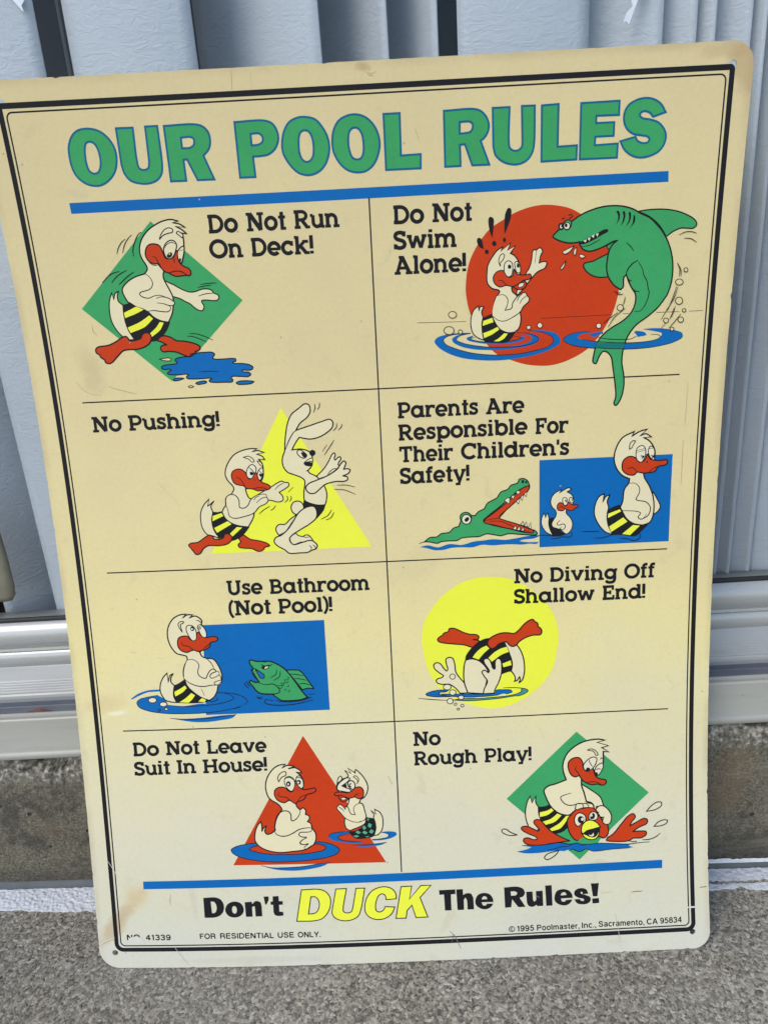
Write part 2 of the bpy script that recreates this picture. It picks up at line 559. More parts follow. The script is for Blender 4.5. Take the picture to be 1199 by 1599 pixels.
# ------------------------------------------------------------------ printed lettering and pictures
ART = '''
A title
S letters
F green 0.58 rim;500,5699 508,5745 539,5797 580,5823 638,5829 692,5818 735,5791 771,5743 784,5693 778,5635 755,5585 710,5543 661,5522 611,5522 565,5539 523,5578 504,5626|601,5726 615,5754 641,5760 666,5745 680,5712 684,5661 675,5618 658,5594 632,5587 606,5603 596,5637 595,5680
F green 0.57 rim;807,5823* 908,5822* 905,5629 913,5603 940,5593 967,5603 977,5633* 983,5824* 1056,5824* 1054,5622 1044,5571 1014,5536 957,5518 900,5521 846,5540 816,5582 807,5627*
F green 0.58 rim;1095,5822* 1279,5822 1325,5809 1354,5780 1362,5737 1350,5691 1311,5653* 1361,5521* 1258,5522* 1209,5638* 1187,5637* 1188,5522* 1094,5523*|1188,5756* 1246,5757 1264,5745 1262,5717 1238,5700 1187,5699*
F green 0.58 rim;1519,5822* 1695,5822 1743,5804 1768,5763 1771,5719 1749,5672 1706,5642 1665,5635 1610,5634* 1613,5522* 1519,5523*|1608,5756* 1658,5756 1678,5737 1675,5711 1652,5697 1608,5694*
F green 0.58 rim;1791,5683 1807,5753 1842,5804 1893,5827 1943,5829 2001,5813 2042,5768 2068,5714 2074,5660 2059,5598 2025,5550 1978,5523 1927,5517 1873,5535 1826,5583 1796,5638|1891,5687 1901,5740 1922,5758 1952,5755 1970,5732 1980,5683 1973,5621 1953,5595 1931,5589 1909,5601 1894,5633
F green 0.58 rim;2094,5686 2105,5747 2138,5798 2189,5823 2244,5828 2297,5812 2344,5771 2371,5717 2378,5663 2363,5602 2333,5553 2291,5524 2235,5517 2175,5534 2128,5577 2100,5632|2190,5681 2199,5738 2220,5757 2249,5756 2271,5730 2281,5677 2276,5619 2260,5593 2234,5588 2210,5600 2195,5637
F green 0.57 rim;2408,5822* 2504,5822* 2503,5596* 2622,5598* 2620,5521* 2410,5522*
F green 0.57 rim;2766,5821* 2945,5822 2987,5808 3017,5777 3032,5736 3026,5699 3005,5668 2983,5652* 3035,5521* 2932,5522* 2889,5638* 2859,5637* 2861,5522* 2768,5522*|2859,5758* 2915,5758 2934,5746 2936,5725 2923,5704 2902,5699 2858,5696*
F green 0.57 rim;3055,5822* 3154,5822* 3152,5628 3160,5603 3185,5589 3212,5592 3230,5610 3233,5635* 3227,5824* 3303,5823* 3302,5615 3291,5572 3262,5535 3213,5515 3158,5518 3109,5537 3072,5572 3059,5616*
F green 0.57 rim;3345,5821* 3443,5824* 3444,5598* 3559,5600* 3559,5524* 3349,5522*
F green 0.56 rim;3576,5822* 3801,5824* 3802,5750* 3669,5752* 3668,5713* 3776,5713* 3776,5641* 3667,5641* 3666,5595* 3803,5598* 3802,5522* 3579,5523*
F green 0.57 rim;4077,5752* 4004,5731* 3986,5751 3960,5762 3935,5759 3925,5743 3941,5727 3982,5718 4034,5701 4068,5671 4087,5631 4081,5585 4052,5546 4002,5523 3945,5515 3893,5528 3846,5562 3818,5609* 3906,5629* 3920,5607 3953,5593 3981,5596 3991,5612 3979,5627 3944,5635 3892,5646 3852,5676 3834,5716 3835,5761 3857,5799 3900,5822 3949,5831 4000,5823 4046,5796
A slogan
S black_words
F black 0.00 black;821,542* 914,543 952,524 971,482 964,432 935,401 895,388 821,387*|874,512* 898,510 914,484 914,447 901,425 879,421*
F black 0.00 black;979,445 993,481 1025,503 1061,507 1099,492 1117,455 1112,419 1084,392 1044,384 1005,395 985,418|1030,444 1036,467 1050,473 1062,463 1066,443 1060,420 1048,414 1035,423
F black 0.00 black;1128,500* 1179,503* 1184,485* 1210,507 1244,497 1253,465* 1253,388* 1203,387* 1202,448 1199,466 1183,462 1180,444* 1181,387* 1131,387*
F black 0.00 black;1271,539* 1308,540* 1307,513 1289,477* 1280,478*
F black 0.00 black;1339,539* 1382,540* 1383,501* 1411,500* 1411,473* 1383,472* 1382,420* 1410,417* 1411,389* 1378,386 1348,394 1338,417* 1339,474* 1320,474* 1321,499* 1337,500*
S black_phrase
F black 0.00 black;2571,535* 2691,535* 2691,500* 2657,499* 2657,377* 2609,378* 2606,500* 2572,500*
F black 0.00 black;2698,534* 2746,535* 2747,489* 2770,501 2806,497 2822,465* 2824,377* 2776,377* 2773,451 2762,468 2751,452* 2750,377* 2702,377*
F black 0.00 black;2968,413* 2951,389 2915,373 2869,383 2839,411 2837,448 2857,484 2899,498 2944,485 2966,452 2970,425* 2883,428* 2890,405 2911,402 2923,415*|2883,449* 2925,449* 2918,467 2903,473 2890,466
F black 0.00 black;3052,532* 3152,532 3192,514 3204,482 3190,456 3164,447* 3206,376* 3152,377* 3108,439* 3100,379* 3054,377*|3099,498* 3130,498 3147,485 3139,469 3101,466*
F black 0.00 black;3214,490* 3262,490* 3264,426 3271,413 3287,425* 3286,491* 3336,493* 3337,377* 3291,377* 3289,388* 3260,374 3229,383 3217,407*
F black 0.00 black;3356,530* 3404,531* 3406,376* 3360,376*
F black 0.00 black;3555,414* 3539,390 3507,373 3461,379 3426,407 3424,449 3444,485 3485,496 3531,483 3553,453 3557,426* 3470,426* 3477,404 3496,401 3511,413*|3468,449* 3512,450* 3505,468 3490,472 3475,465
F black 0.00 black;3675,452* 3633,449* 3629,467 3618,467 3618,457 3654,442 3686,425 3689,398 3667,378 3631,373 3590,383 3568,413* 3607,415* 3622,400 3640,401 3637,414 3602,424 3571,447 3572,473 3593,491 3630,496 3660,484
F black 0.00 black;3695,527* 3754,528* 3741,429* 3707,429*
F black 0.00 black;3701,413* 3751,414* 3752,377* 3703,376*
S yellow_word
F yellow 0.53 black;1555,581* 1681,581 1732,561 1763,515 1763,456 1737,394 1695,355 1642,341 1508,341*|1622,526* 1656,523 1678,495 1681,454 1665,414 1636,396 1597,394*
F yellow 0.53 black;1810,578* 1888,578* 1856,425 1859,402 1885,391 1916,400 1928,427* 1959,577* 2023,576* 1986,411 1962,362 1913,337 1852,333 1796,355 1773,392 1778,433*
F yellow 0.53 black;2253,485* 2177,481* 2174,511 2153,527 2126,517 2107,482 2096,433 2103,397 2129,389 2156,404 2168,428* 2239,422* 2215,374 2166,340 2105,332 2053,350 2022,387 2018,441 2039,508 2080,555 2133,577 2186,578 2228,558 2251,521
F yellow 0.53 black;2292,575* 2370,576* 2349,476* 2438,577* 2513,576* 2428,486* 2480,335* 2392,335* 2366,430* 2329,392* 2318,334* 2244,335*
A running_duck
S green_diamond
F green 0.00 black;933,5306* 1458,4811* 939,4321* 413,4806*
S water_puddle
F blue 0.54 black;1119,4494 1178,4497 1225,4495 1240,4483 1230,4468 1224,4457 1247,4450 1299,4449 1352,4450 1373,4446 1374,4433 1352,4424 1360,4417* 1423,4413 1464,4403 1483,4387 1472,4372 1440,4370 1416,4373 1408,4368 1417,4361 1454,4355 1464,4341 1446,4329 1393,4332 1341,4334 1332,4325 1343,4311 1337,4300 1284,4299 1220,4301 1189,4307 1187,4318 1204,4325 1197,4330 1138,4329 1074,4330 1042,4335 1038,4346 1053,4358 1040,4363 982,4361 929,4366 916,4372 926,4385 943,4394 938,4400 901,4400 881,4407 882,4418 905,4427 953,4430 982,4434 988,4440 977,4452 978,4462 1006,4471 1043,4475 1080,4475
L black 0.42;1122,4374 1185,4375 1257,4370
F blue 0.50 black;949,4332 968,4340 1000,4340 1021,4336* 993,4327 966,4323 950,4325
F blue 0.50 black;1095,4301 1114,4309 1163,4312 1167,4303 1145,4296 1107,4293
F blue 0.50 black;1363,4292 1390,4302 1454,4300 1480,4294 1463,4283 1410,4279 1373,4282
F cream 0.42 black;1044,4281 1061,4287 1078,4280 1059,4273
F cream 0.42 black;873,4467* 900,4471 942,4471 951,4462 940,4454 903,4457
S duck
F skin 0.56 black;974,4952* 1027,4925 1075,4896 1124,4877 1160,4878 1203,4890 1239,4890 1264,4882 1277,4864 1302,4851 1308,4836 1295,4819 1267,4817 1221,4823 1195,4820 1194,4812 1204,4791 1204,4777 1193,4760 1172,4761 1143,4780 1115,4806 1091,4819 1052,4841 1010,4855*
L black 0.44;1175,4849 1220,4860 1277,4863
F skin 0.56 black;668,4903* 645,4892 629,4854* 623,4896* 603,4855 594,4816 592,4737 612,4676 651,4623 685,4601 727,4599* 698,4656 682,4727 685,4812 658,4842 656,4877
F skin 0.63 black;853,5001* 872,5027 868,5051 850,5085 840,5119 842,5156 856,5193 882,5229 917,5260 950,5279 993,5298 1035,5308 1065,5309 1106,5298* 1070,5291* 1111,5281 1146,5259* 1087,5269* 1122,5248 1149,5223* 1119,5228* 1123,5213 1125,5180 1122,5147 1119,5119 1111,5091 1099,5059 1090,5047* 1065,5017* 974,5007* 967,4983 972,4954 997,4895 1012,4850 1007,4796 993,4747 963,4697* 915,4709 872,4733 839,4765 816,4783 767,4803 729,4830* 724,4829 703,4865 693,4900 696,4919 727,4952 783,4983
F skin 0.00 black;908,4848 956,4855 1001,4841 1012,4828 1019,4815 1008,4801 987,4799 990,4780 970,4764 928,4766 877,4775 841,4772 852,4819
L black 0.47;853,5001 876,4983 892,4953 891,4929 870,4906 838,4897 808,4889 801,4877 822,4859 857,4852 890,4863 932,4866 961,4856
L black 0.48;903,4848 935,4856 980,4847 1009,4828 1019,4815 1008,4801 984,4800 945,4814 904,4821
L black 0.48;980,4803 990,4782 970,4764 928,4766 877,4775 841,4772
F black 0.40 black;683,4817* 723,4825 729,4830* 767,4803 816,4783 845,4765 872,4733 915,4709 971,4698* 951,4659 919,4621 884,4592 836,4584 768,4592 725,4602* 698,4656 682,4727 680,4782
F yellow 0.00 black;683,4770* 728,4788 767,4804* 814,4784* 761,4761 686,4737*
F yellow 0.00 black;694,4677* 774,4706 845,4746* 866,4724* 806,4676 707,4642*
F yellow 0.00 black;832,4632* 878,4668 907,4702* 932,4696* 903,4652 845,4612*
F red 0.66 black;465,4551 480,4563 553,4572 610,4595 650,4618 672,4622 686,4611 692,4596 726,4594 770,4607 781,4627 801,4639 827,4635 839,4609 824,4574 789,4551 739,4538 676,4538 643,4532 595,4493 558,4461 536,4455 516,4463 513,4479* 489,4498 483,4514* 464,4528
F red 0.66 black;873,4587* 902,4611 929,4614 964,4603 998,4581 1050,4574 1111,4558 1146,4539 1149,4523 1132,4509 1116,4507* 1114,4494* 1087,4491* 1078,4476* 1064,4476 1034,4488 989,4508 942,4515 905,4514 891,4530 899,4551 932,4557* 903,4576
F red 0.59 black;873,5117 883,5150 904,5170 935,5174 964,5165 980,5140 987,5112 998,5087 1018,5082 1044,5087 1060,5108 1070,5126 1082,5124 1075,5093 1081,5059 1103,5035 1132,5021 1145,5004 1142,4980 1126,4976 1111,4979 1080,4976 1049,4976 1020,4988 1006,4998* 982,5007 964,5027 943,5056* 918,5058 889,5074 875,5098
L black 0.47;914,5103 933,5093 949,5061 973,5012
L black 0.55;1006,4998 1043,5006 1084,5003 1112,4986 1126,4976
L black 0.43;888,5069 911,5051 939,5046
L black 0.47;1056,5084 1049,5071 1053,5058
F skin 0.51 black;992,5135 997,5154 1021,5181 1048,5190 1069,5181 1077,5159 1067,5127 1051,5099 1028,5082 1006,5087 994,5111
L black 0.39;996,5144 1020,5169 1051,5177 1073,5166
F black 0.00 black;1007,5099 1023,5117 1041,5118 1042,5102 1026,5088 1011,5090
F skin 0.00 black;1022,5110 1030,5114 1030,5107 1023,5105
F skin 0.51 black;1079,5121 1097,5142 1121,5152 1119,5119 1108,5087 1093,5054 1080,5069 1075,5093
L black 0.39;1089,5126 1116,5131
F black 0.00 black;1082,5069 1087,5083 1096,5078 1089,5059
F skin 0.43 black;974,5199* 987,5224 1017,5255 1043,5262 1064,5253 1062,5237 1034,5231 1002,5221
F skin 0.42 black;1086,5229 1095,5239 1114,5230 1126,5213 1118,5202 1098,5219
S motion_line
L black 0.40;1199,4919 1248,4924 1302,4924
S motion_line
L black 0.40;1179,4902 1216,4908 1268,4913
S motion_line
L black 0.39;693,5126 709,5163 735,5194 760,5212
S motion_line
L black 0.39;730,5129 746,5170 772,5207 803,5234
S motion_line
L black 0.47;796,5107 798,5144 819,5195 848,5236 867,5246
S motion_line
L black 0.44;572,4959 621,5000 654,5015 692,5022
S motion_line
L black 0.44;633,4958 671,4993 706,5013 741,5027
S motion_line
L black 0.44;677,4943 714,4971 749,4996 786,5016
S motion_line
L black 0.41;1090,4620 1124,4619 1169,4606 1239,4573
S motion_line
L black 0.41;1072,4605 1106,4602 1146,4587 1196,4563
A shark_scare
S red_disc
F red 0.00 black;2883,4822 2901,4948 2945,5046 3032,5154 3126,5211 3190,5244 3288,5273 3384,5281 3520,5257 3594,5220 3732,5122 3827,4960 3852,4845 3846,4718 3801,4582 3677,4412 3533,4333 3430,4309 3359,4309 3263,4323 3159,4359 3083,4393 3014,4463 2913,4649 2888,4749
S water_line
L black 0.40;2567,4617 2882,4611
S water_line
L black 0.40;3361,4608 3817,4609
S water_line
L black 0.40;3885,4612 3924,4611
S water_line
L black 0.40;4098,4610 4243,4608
S water_line
L black 0.40;4306,4608 4395,4608
S water_ripple
F blue 0.00 black;2912,4540* 2815,4541 2746,4534 2691,4517 2676,4494 2696,4462 2757,4419 2847,4384 2951,4365 3069,4356 3194,4361 3333,4382 3436,4414 3487,4449 3487,4472 3469,4503 3427,4522 3359,4535 3280,4538* 3331,4527* 3400,4510 3438,4485 3442,4458 3415,4432 3332,4409 3229,4393 3125,4389 3028,4394 2917,4411 2813,4443 2745,4477 2735,4504 2760,4523 2815,4533 2908,4533*
F blue 0.00 black;2870,4535* 2815,4524 2790,4505 2797,4485 2848,4455 2931,4434 3021,4425 3125,4422 3228,4431 3311,4447 3352,4472 3345,4496 3304,4514 3208,4526* 3290,4505 3304,4491 3301,4474 3263,4456 3194,4444 3111,4439 3021,4444 2931,4458 2856,4478 2818,4500 2836,4520 2908,4533*
F blue 0.00 black;2925,4522* 2884,4507 2890,4494 2938,4478 3021,4464 3125,4459 3215,4468 3256,4483 3259,4498 3242,4504* 3228,4495 3235,4487 3194,4479 3125,4473 3028,4474 2939,4489 2908,4503 2925,4512*
L black 0.41;3280,4538 3331,4530 3400,4510 3438,4485 3442,4458 3415,4432 3332,4409 3229,4393 3125,4389 3028,4394 2917,4411 2813,4443 2745,4477 2735,4504 2760,4523 2815,4533 2908,4533
L black 0.41;3208,4526 3290,4515 3345,4489 3346,4472 3311,4454 3228,4439 3111,4439 3021,4444 2931,4458 2856,4478 2818,4500 2836,4520 2877,4531
L black 0.41;3194,4506 3235,4491 3194,4479 3125,4473 3028,4474 2939,4489 2908,4503 2939,4508
F blue 0.00 black;3676,4512* 3581,4508 3522,4486 3509,4465 3557,4434 3653,4412 3800,4395 3981,4389 4119,4399 4229,4423 4274,4451 4268,4476 4198,4500 4095,4513 4010,4511* 4079,4497* 4140,4478 4132,4457 4108,4442 4014,4429 3859,4432 3712,4448 3626,4464 3599,4478 3616,4494 3676,4504*
L black 0.41;3676,4512 3581,4508 3522,4486 3509,4465 3557,4434 3653,4412 3800,4395 3981,4389 4119,4399 4229,4423 4274,4451 4268,4476
F blue 0.00 black;3761,4508* 3693,4499 3676,4487 3720,4472* 3720,4481 3762,4495*
F blue 0.00 black;3976,4502* 4028,4491 4041,4474 3986,4462* 3977,4477 3959,4495*
S shark
F green 0.58 black;3778,4981* 3729,4960 3680,4939 3630,4929 3623,4918 3637,4888 3673,4858 3724,4841 3784,4841* 3772,4901
F green 0.57 black;3949,5216* 4012,5222 4100,5221 4180,5208 4250,5182 4302,5149 4314,5123 4296,5104 4256,5105 4217,5107 4173,5091 4131,5063* 4087,5125 4025,5179
F green 0.46 black;3761,5024* 3805,5046 3827,5052* 3792,5014 3780,5000*
F green 0.65 black;3428,5096 3436,5108 3465,5134 3494,5158 3543,5179 3586,5206 3649,5233 3727,5252 3805,5255 3874,5245 3924,5227 3964,5204 4025,5174 4077,5126 4120,5073 4155,5006 4177,4934 4185,4858 4180,4786 4159,4715 4152,4704 4105,4641 4040,4586 3974,4540 3934,4492 3910,4442 3895,4384 3890,4308 3906,4221 3909,4152 3890,4066 3861,4028 3849,4041 3859,4085 3852,4163 3835,4268 3819,4345 3792,4376 3766,4382 3741,4349 3721,4306 3703,4317 3706,4359 3725,4434 3762,4487 3812,4526 3887,4569 3936,4616 3959,4672 3958,4729 3933,4767 3913,4804 3895,4848* 3880,4834 3878,4776 3863,4760* 3822,4788 3784,4838 3770,4887 3772,4949 3782,5000 3801,5032 3829,5054* 3805,5050 3761,5029 3707,5008 3658,4999 3617,5013 3594,5046* 3596,5057* 3576,5054 3526,5054 3466,5071
F teal 0.00 black;3725,4439* 3906,4426* 3899,4394* 3713,4408*
L black 0.41;3626,4464 3712,4448 3859,4432 4014,4429 4108,4442 4132,4457 4115,4471 4071,4475
L black 0.41;3713,4408 3808,4397 3904,4392
L black 0.41;3724,4476 3772,4462 3858,4453 3944,4453 3977,4469
L black 0.62;3965,4932 3931,4913 3903,4881 3890,4843
L black 0.47;3892,4848 3916,4815 3931,4813
L black 0.55;3916,4813 3925,4779 3955,4748 3983,4744
L black 0.47;3968,4920 3993,4881 4005,4842 4027,4803 4038,4754 4044,4741 4031,4677 3995,4625 3957,4621
L black 0.46;3885,5040 3911,5017 3935,4986
F black 0.00 black;3599,5053 3635,5073 3694,5098 3742,5121 3767,5122 3770,5110 3734,5091 3675,5061 3626,5043 3601,5044
F pale 0.00 black;3616,5062* 3638,5070* 3633,5052*
F pale 0.00 black;3643,5074* 3662,5081* 3655,5060*
F pale 0.00 black;3667,5087* 3686,5096* 3680,5075*
F pale 0.00 black;3694,5098* 3711,5102* 3704,5081*
L black 0.39;3609,5029 3647,5032 3686,5047 3722,5065
F black 0.00 black;3814,5223 3826,5225 3836,5210 3836,5178 3815,5143* 3826,5174 3825,5202
F black 0.00 black;3853,5219 3865,5220 3871,5200 3864,5163 3845,5137* 3856,5168 3859,5196
F black 0.00 black;3890,5212 3900,5214 3906,5193 3898,5157 3877,5133* 3891,5162 3894,5189
F black 0.00 black;3923,5199 3931,5188 3930,5156 3900,5118* 3916,5147 3920,5174
F green 0.46 black;3493,5151 3491,5142 3486,5136 3479,5133 3471,5136 3466,5143 3463,5153 3465,5162 3470,5168 3478,5170 3485,5168 3491,5160
F pale 0.30 black;3488,5150 3487,5144 3483,5140 3478,5138 3473,5140 3470,5145 3468,5151 3469,5158 3473,5162 3478,5164 3483,5162 3487,5157
F black 0.00 black;3486,5153 3486,5149 3484,5147 3482,5146 3480,5147 3478,5150 3477,5153 3478,5157 3479,5160 3481,5160 3484,5159 3485,5157
F green 0.50 black;3493,5149 3496,5176 3518,5188 3540,5177 3536,5147 3514,5130
F pale 0.38 black;3532,5152 3530,5142 3523,5135 3513,5133 3503,5136 3496,5144 3493,5154 3495,5164 3502,5171 3512,5174 3522,5171 3530,5163
F black 0.00 black;3517,5157 3516,5151 3512,5147 3508,5146 3503,5148 3500,5152 3499,5158 3500,5164 3503,5168 3507,5169 3512,5167 3515,5163
L black 0.45;3519,5214 3536,5218 3546,5211
L black 0.46;3525,5196 3537,5200 3549,5208
L black 0.46;3480,5193 3488,5198 3498,5199
S duck
F skin 0.48 black;3207,4753* 3254,4802 3300,4858 3340,4895 3380,4912 3393,4937 3390,4949 3366,4951 3346,4945* 3352,4983 3365,5014 3355,5032 3338,5031 3328,5022 3312,5024 3302,5010 3299,4973 3286,4923 3263,4886* 3260,4847 3207,4785
L black 0.35;3328,5022 3319,4946
F skin 0.48 black;2992,4626* 2982,4666 2996,4695* 2975,4698 2965,4673* 2962,4703* 2934,4681 2917,4642 2912,4590 2925,4536 2953,4508 2994,4489* 2984,4560
F skin 0.54 black;3058,5003 3085,5033 3118,5051* 3105,5026* 3165,5070* 3148,5030* 3195,5053* 3165,5011* 3192,4994 3219,4951 3226,4887* 3226,4849* 3173,4803* 3179,4780 3207,4753 3228,4654 3233,4608 3221,4555 3194,4530* 3153,4528 3098,4554 3057,4616 3047,4643* 3064,4675 3064,4727 3085,4765 3098,4784 3091,4794 3051,4806 3021,4839 3018,4897 3025,4948
F skin 0.00 black;3085,4762 3119,4765 3146,4743 3149,4710 3132,4668* 3173,4679 3180,4709 3207,4746 3240,4768 3261,4771 3271,4753 3285,4736 3282,4717 3248,4686 3228,4654 3180,4623 3125,4602 3084,4611 3053,4639
L black 0.48;3085,4762 3119,4765 3146,4743 3149,4710 3132,4668* 3173,4679 3180,4709 3207,4746 3240,4768 3261,4771 3271,4753 3285,4736 3282,4717 3248,4686 3228,4654 3180,4623 3125,4602 3084,4611 3050,4639
L black 0.36;3207,4717 3220,4746 3241,4764
L black 0.36;3224,4703 3241,4732 3271,4751
F black 0.32 black;2988,4626* 3047,4649* 3057,4616 3098,4554 3153,4528 3194,4526* 3173,4497 3139,4472 3070,4472 3001,4482* 2987,4539 2982,4586
F yellow 0.00 black;2992,4609* 3050,4626* 3057,4599* 2988,4579*
F yellow 0.00 black;2991,4533* 3036,4547 3084,4568* 3094,4551* 3049,4523 2997,4502*
F yellow 0.00 black;3059,4479* 3097,4501 3125,4526* 3149,4522* 3125,4493 3094,4477*
F red 0.47 black;3186,4809 3213,4824 3253,4841 3267,4828 3257,4802 3220,4791
F pale 0.28 black;3216,4820 3247,4832 3248,4814 3220,4805
F red 0.47 black;3139,4820 3098,4813 3065,4837 3058,4876 3085,4907 3125,4908 3156,4868 3179,4877 3189,4915 3203,4888 3226,4880 3260,4878 3290,4881 3297,4862 3280,4850 3247,4845 3220,4827 3179,4812 3156,4817
L black 0.39;3088,4852 3112,4851 3132,4831 3152,4817
L black 0.35;3182,4880 3193,4867
F pale 0.39 black;3125,4924 3132,4955 3152,4967 3175,4953 3179,4909 3169,4877 3149,4872 3132,4892
F pale 0.39 black;3196,4927 3192,4953 3206,4961 3222,4945 3226,4894 3206,4895
F black 0.00 black;3149,4929 3155,4945 3169,4938 3169,4922 3155,4919
F black 0.00 black;3206,4927 3209,4952 3222,4938 3219,4923
F skin 0.35 black;3102,4938 3092,4964 3102,5001 3118,5010 3128,5003 3119,4975 3102,4957
S exclamation_mark
F black 0.00 black;3029,5216 3039,5229 3059,5217 3059,5171 3051,5107* 3036,5148
F black 0.00 black;3077,5073 3075,5065 3070,5060 3064,5059 3057,5061 3052,5067 3051,5074 3052,5081 3057,5086 3064,5088 3071,5085 3075,5080
S exclamation_mark
F black 0.00 black;3151,5274 3167,5267 3167,5227 3151,5179 3128,5125* 3128,5205 3134,5247
F black 0.00 black;3136,5090 3135,5084 3132,5080 3127,5078 3122,5080 3119,5085 3118,5091 3119,5097 3122,5102 3127,5103 3132,5101 3135,5097
S exclamation_mark
F black 0.00 black;2956,5096 2966,5111 2982,5104 2998,5044* 2972,5058
F black 0.00 black;3029,5027 3027,5020 3023,5016 3017,5014 3011,5016 3007,5021 3005,5028 3007,5034 3011,5039 3017,5040 3023,5038 3027,5033
S splash_drop
F pale 0.35 black;3490,5002 3513,5015 3562,5036* 3533,5002 3503,4990
S splash_drop
F pale 0.35 black;3558,4997 3565,5015 3577,5026* 3575,4996 3566,4977
S splash_drop
F pale 0.35 black;3596,4981 3613,4982 3631,4969 3614,4961 3598,4969
S splash_drop
F pale 0.35 black;3480,4905 3495,4929 3513,4951* 3500,4914 3485,4898
S splash_drop
F cream 0.36 black;2821,4655 2817,4645 2808,4638 2795,4636 2783,4639 2774,4647 2770,4658 2774,4668 2783,4675 2796,4677 2809,4674 2818,4666
S splash_drop
F cream 0.37 black;2803,4558 2799,4546 2787,4537 2770,4535 2754,4539 2743,4549 2739,4561 2743,4573 2755,4582 2772,4584 2788,4580 2799,4571
S splash_drop
F cream 0.37 black;2857,4547 2856,4541 2851,4536 2844,4535 2838,4537 2833,4542 2831,4548 2833,4554 2838,4559 2845,4560 2851,4558 2856,4553
S splash_drop
F pale 0.32 black;3295,4555 3294,4549 3289,4545 3283,4543 3277,4545 3272,4550 3271,4556 3272,4562 3277,4566 3283,4567 3289,4566 3294,4561
S splash_drop
F pale 0.32 black;3371,4565 3369,4556 3363,4551 3355,4549 3347,4551 3341,4558 3339,4566 3341,4574 3347,4580 3355,4582 3362,4579 3368,4573
S splash_drop
F cream 0.36 black;3885,4649 3882,4640 3875,4633 3866,4631 3856,4634 3848,4642 3845,4651 3848,4661 3854,4667 3864,4669 3874,4666 3881,4659
S splash_drop
F pale 0.36 black;3748,4544 3746,4536 3741,4530 3732,4529 3724,4531 3718,4537 3716,4545 3718,4553 3723,4558 3731,4560 3740,4558 3746,4552
S splash_drop
F cream 0.35 black;4254,4788 4251,4779 4243,4773 4231,4771 4219,4774 4210,4781 4207,4790 4209,4799 4217,4805 4229,4807 4241,4804 4250,4797
S splash_drop
F cream 0.36 black;4259,4674 4257,4663 4249,4656 4238,4653 4226,4657 4217,4665 4213,4676 4216,4687 4224,4695 4235,4697 4246,4694 4255,4685
S splash_drop
F cream 0.36 black;4176,4557 4175,4549 4169,4544 4162,4542 4154,4545 4148,4551 4145,4558 4147,4565 4152,4571 4160,4572 4168,4570 4174,4564
S splash_drop
F cream 0.36 black;4272,4557 4270,4549 4264,4543 4256,4541 4247,4544 4240,4550 4237,4559 4239,4567 4245,4573 4253,4575 4262,4572 4269,4566
S splash_drop
F cream 0.36 black;4215,4502 4213,4496 4209,4492 4203,4491 4197,4492 4193,4497 4191,4503 4192,4509 4196,4513 4202,4514 4208,4512 4213,4508
S splash_drop
F cream 0.36 black;4283,4614 4282,4609 4278,4605 4273,4604 4267,4606 4263,4610 4261,4615 4262,4621 4266,4624 4271,4625 4277,4624 4281,4620
S splash_drop
F cream 0.35 black;4278,4860 4277,4853 4273,4849 4267,4848 4261,4850 4256,4854 4254,4861 4255,4867 4259,4871 4265,4873 4271,4871 4276,4866
S splash_drop
L black 0.36;3893,4716 3889,4684 3879,4664
S splash_drop
L black 0.36;3851,4621 3801,4589 3760,4558
S splash_drop
L black 0.36;3897,4646 3827,4588 3791,4532
S splash_drop
L black 0.35;4215,4765 4195,4694 4166,4617
S splash_drop
L black 0.35;4224,4761 4203,4693 4157,4614 4130,4565
S splash_drop
L black 0.36;4215,4644 4201,4595 4182,4563
S splash_drop
L black 0.36;4207,4632 4186,4567
S splash_drop
L black 0.36;4252,4593 4221,4553 4181,4509
S splash_drop
L black 0.36;4158,4539 4130,4507
S splash_drop
L black 0.35;4209,4907 4227,4865 4228,4822
S splash_drop
L black 0.35;4211,4904 4235,4860 4238,4822
S splash_drop
L black 0.40;3820,4752 3846,4741 3863,4742
S splash_drop
L black 0.40;3838,4733 3859,4730 3880,4734
S motion_line
L black 0.38;4207,5068 4248,5084 4283,5084 4317,5073
S motion_line
L black 0.38;4241,5048 4281,5044 4320,5021
A pushing_duck
S yellow_triangle
F yellow 0.00 black;1643,4115* 2202,3133* 1082,3129*
S rabbit
F skin 0.57 black;1849,3641* 1905,3694 1941,3745 1963,3784 1977,3796 1986,3786 1978,3757 1983,3747 2001,3762 2017,3768 2023,3755 2005,3729 2001,3713* 2010,3708 1989,3684 1921,3641 1864,3623*
F skin 0.54 black;1680,3252* 1696,3234 1728,3226 1749,3235 1769,3231 1787,3209 1794,3195 1779,3189 1712,3185 1658,3171 1639,3195 1638,3223
L black 0.40;1725,3224 1748,3218 1775,3220
F skin 0.58 black;1693,3380* 1651,3352 1608,3316 1575,3318 1551,3302 1545,3275 1563,3240* 1611,3265 1663,3331 1706,3383
F skin 0.58 black;1748,3427 1740,3404 1723,3387 1701,3382 1679,3389 1665,3407 1661,3431 1668,3454 1685,3471 1707,3476 1729,3469 1743,3451
F skin 0.61 black;1647,3824* 1657,3908 1681,4011 1711,4067 1759,4103 1806,4133 1831,4125 1838,4087 1819,4049 1765,4007 1732,3960* 1821,3985 1907,4010 1965,4023 1983,4003 1978,3971 1947,3941 1893,3911 1828,3897 1751,3911* 1722,3873 1696,3829* 1745,3833 1790,3824 1821,3803 1831,3764 1825,3718* 1807,3696 1793,3683* 1805,3666 1849,3641 1867,3620* 1897,3575 1911,3528 1908,3481 1892,3442 1823,3445 1759,3475 1756,3528 1767,3615 1750,3635 1706,3656 1655,3679 1629,3720 1627,3773
L black 0.56;1651,3831 1685,3901 1718,3948 1742,3963
F black 0.35 black;1753,3479* 1797,3457 1849,3443 1897,3442* 1880,3402 1833,3350* 1836,3398 1822,3429 1796,3436 1749,3422* 1748,3455
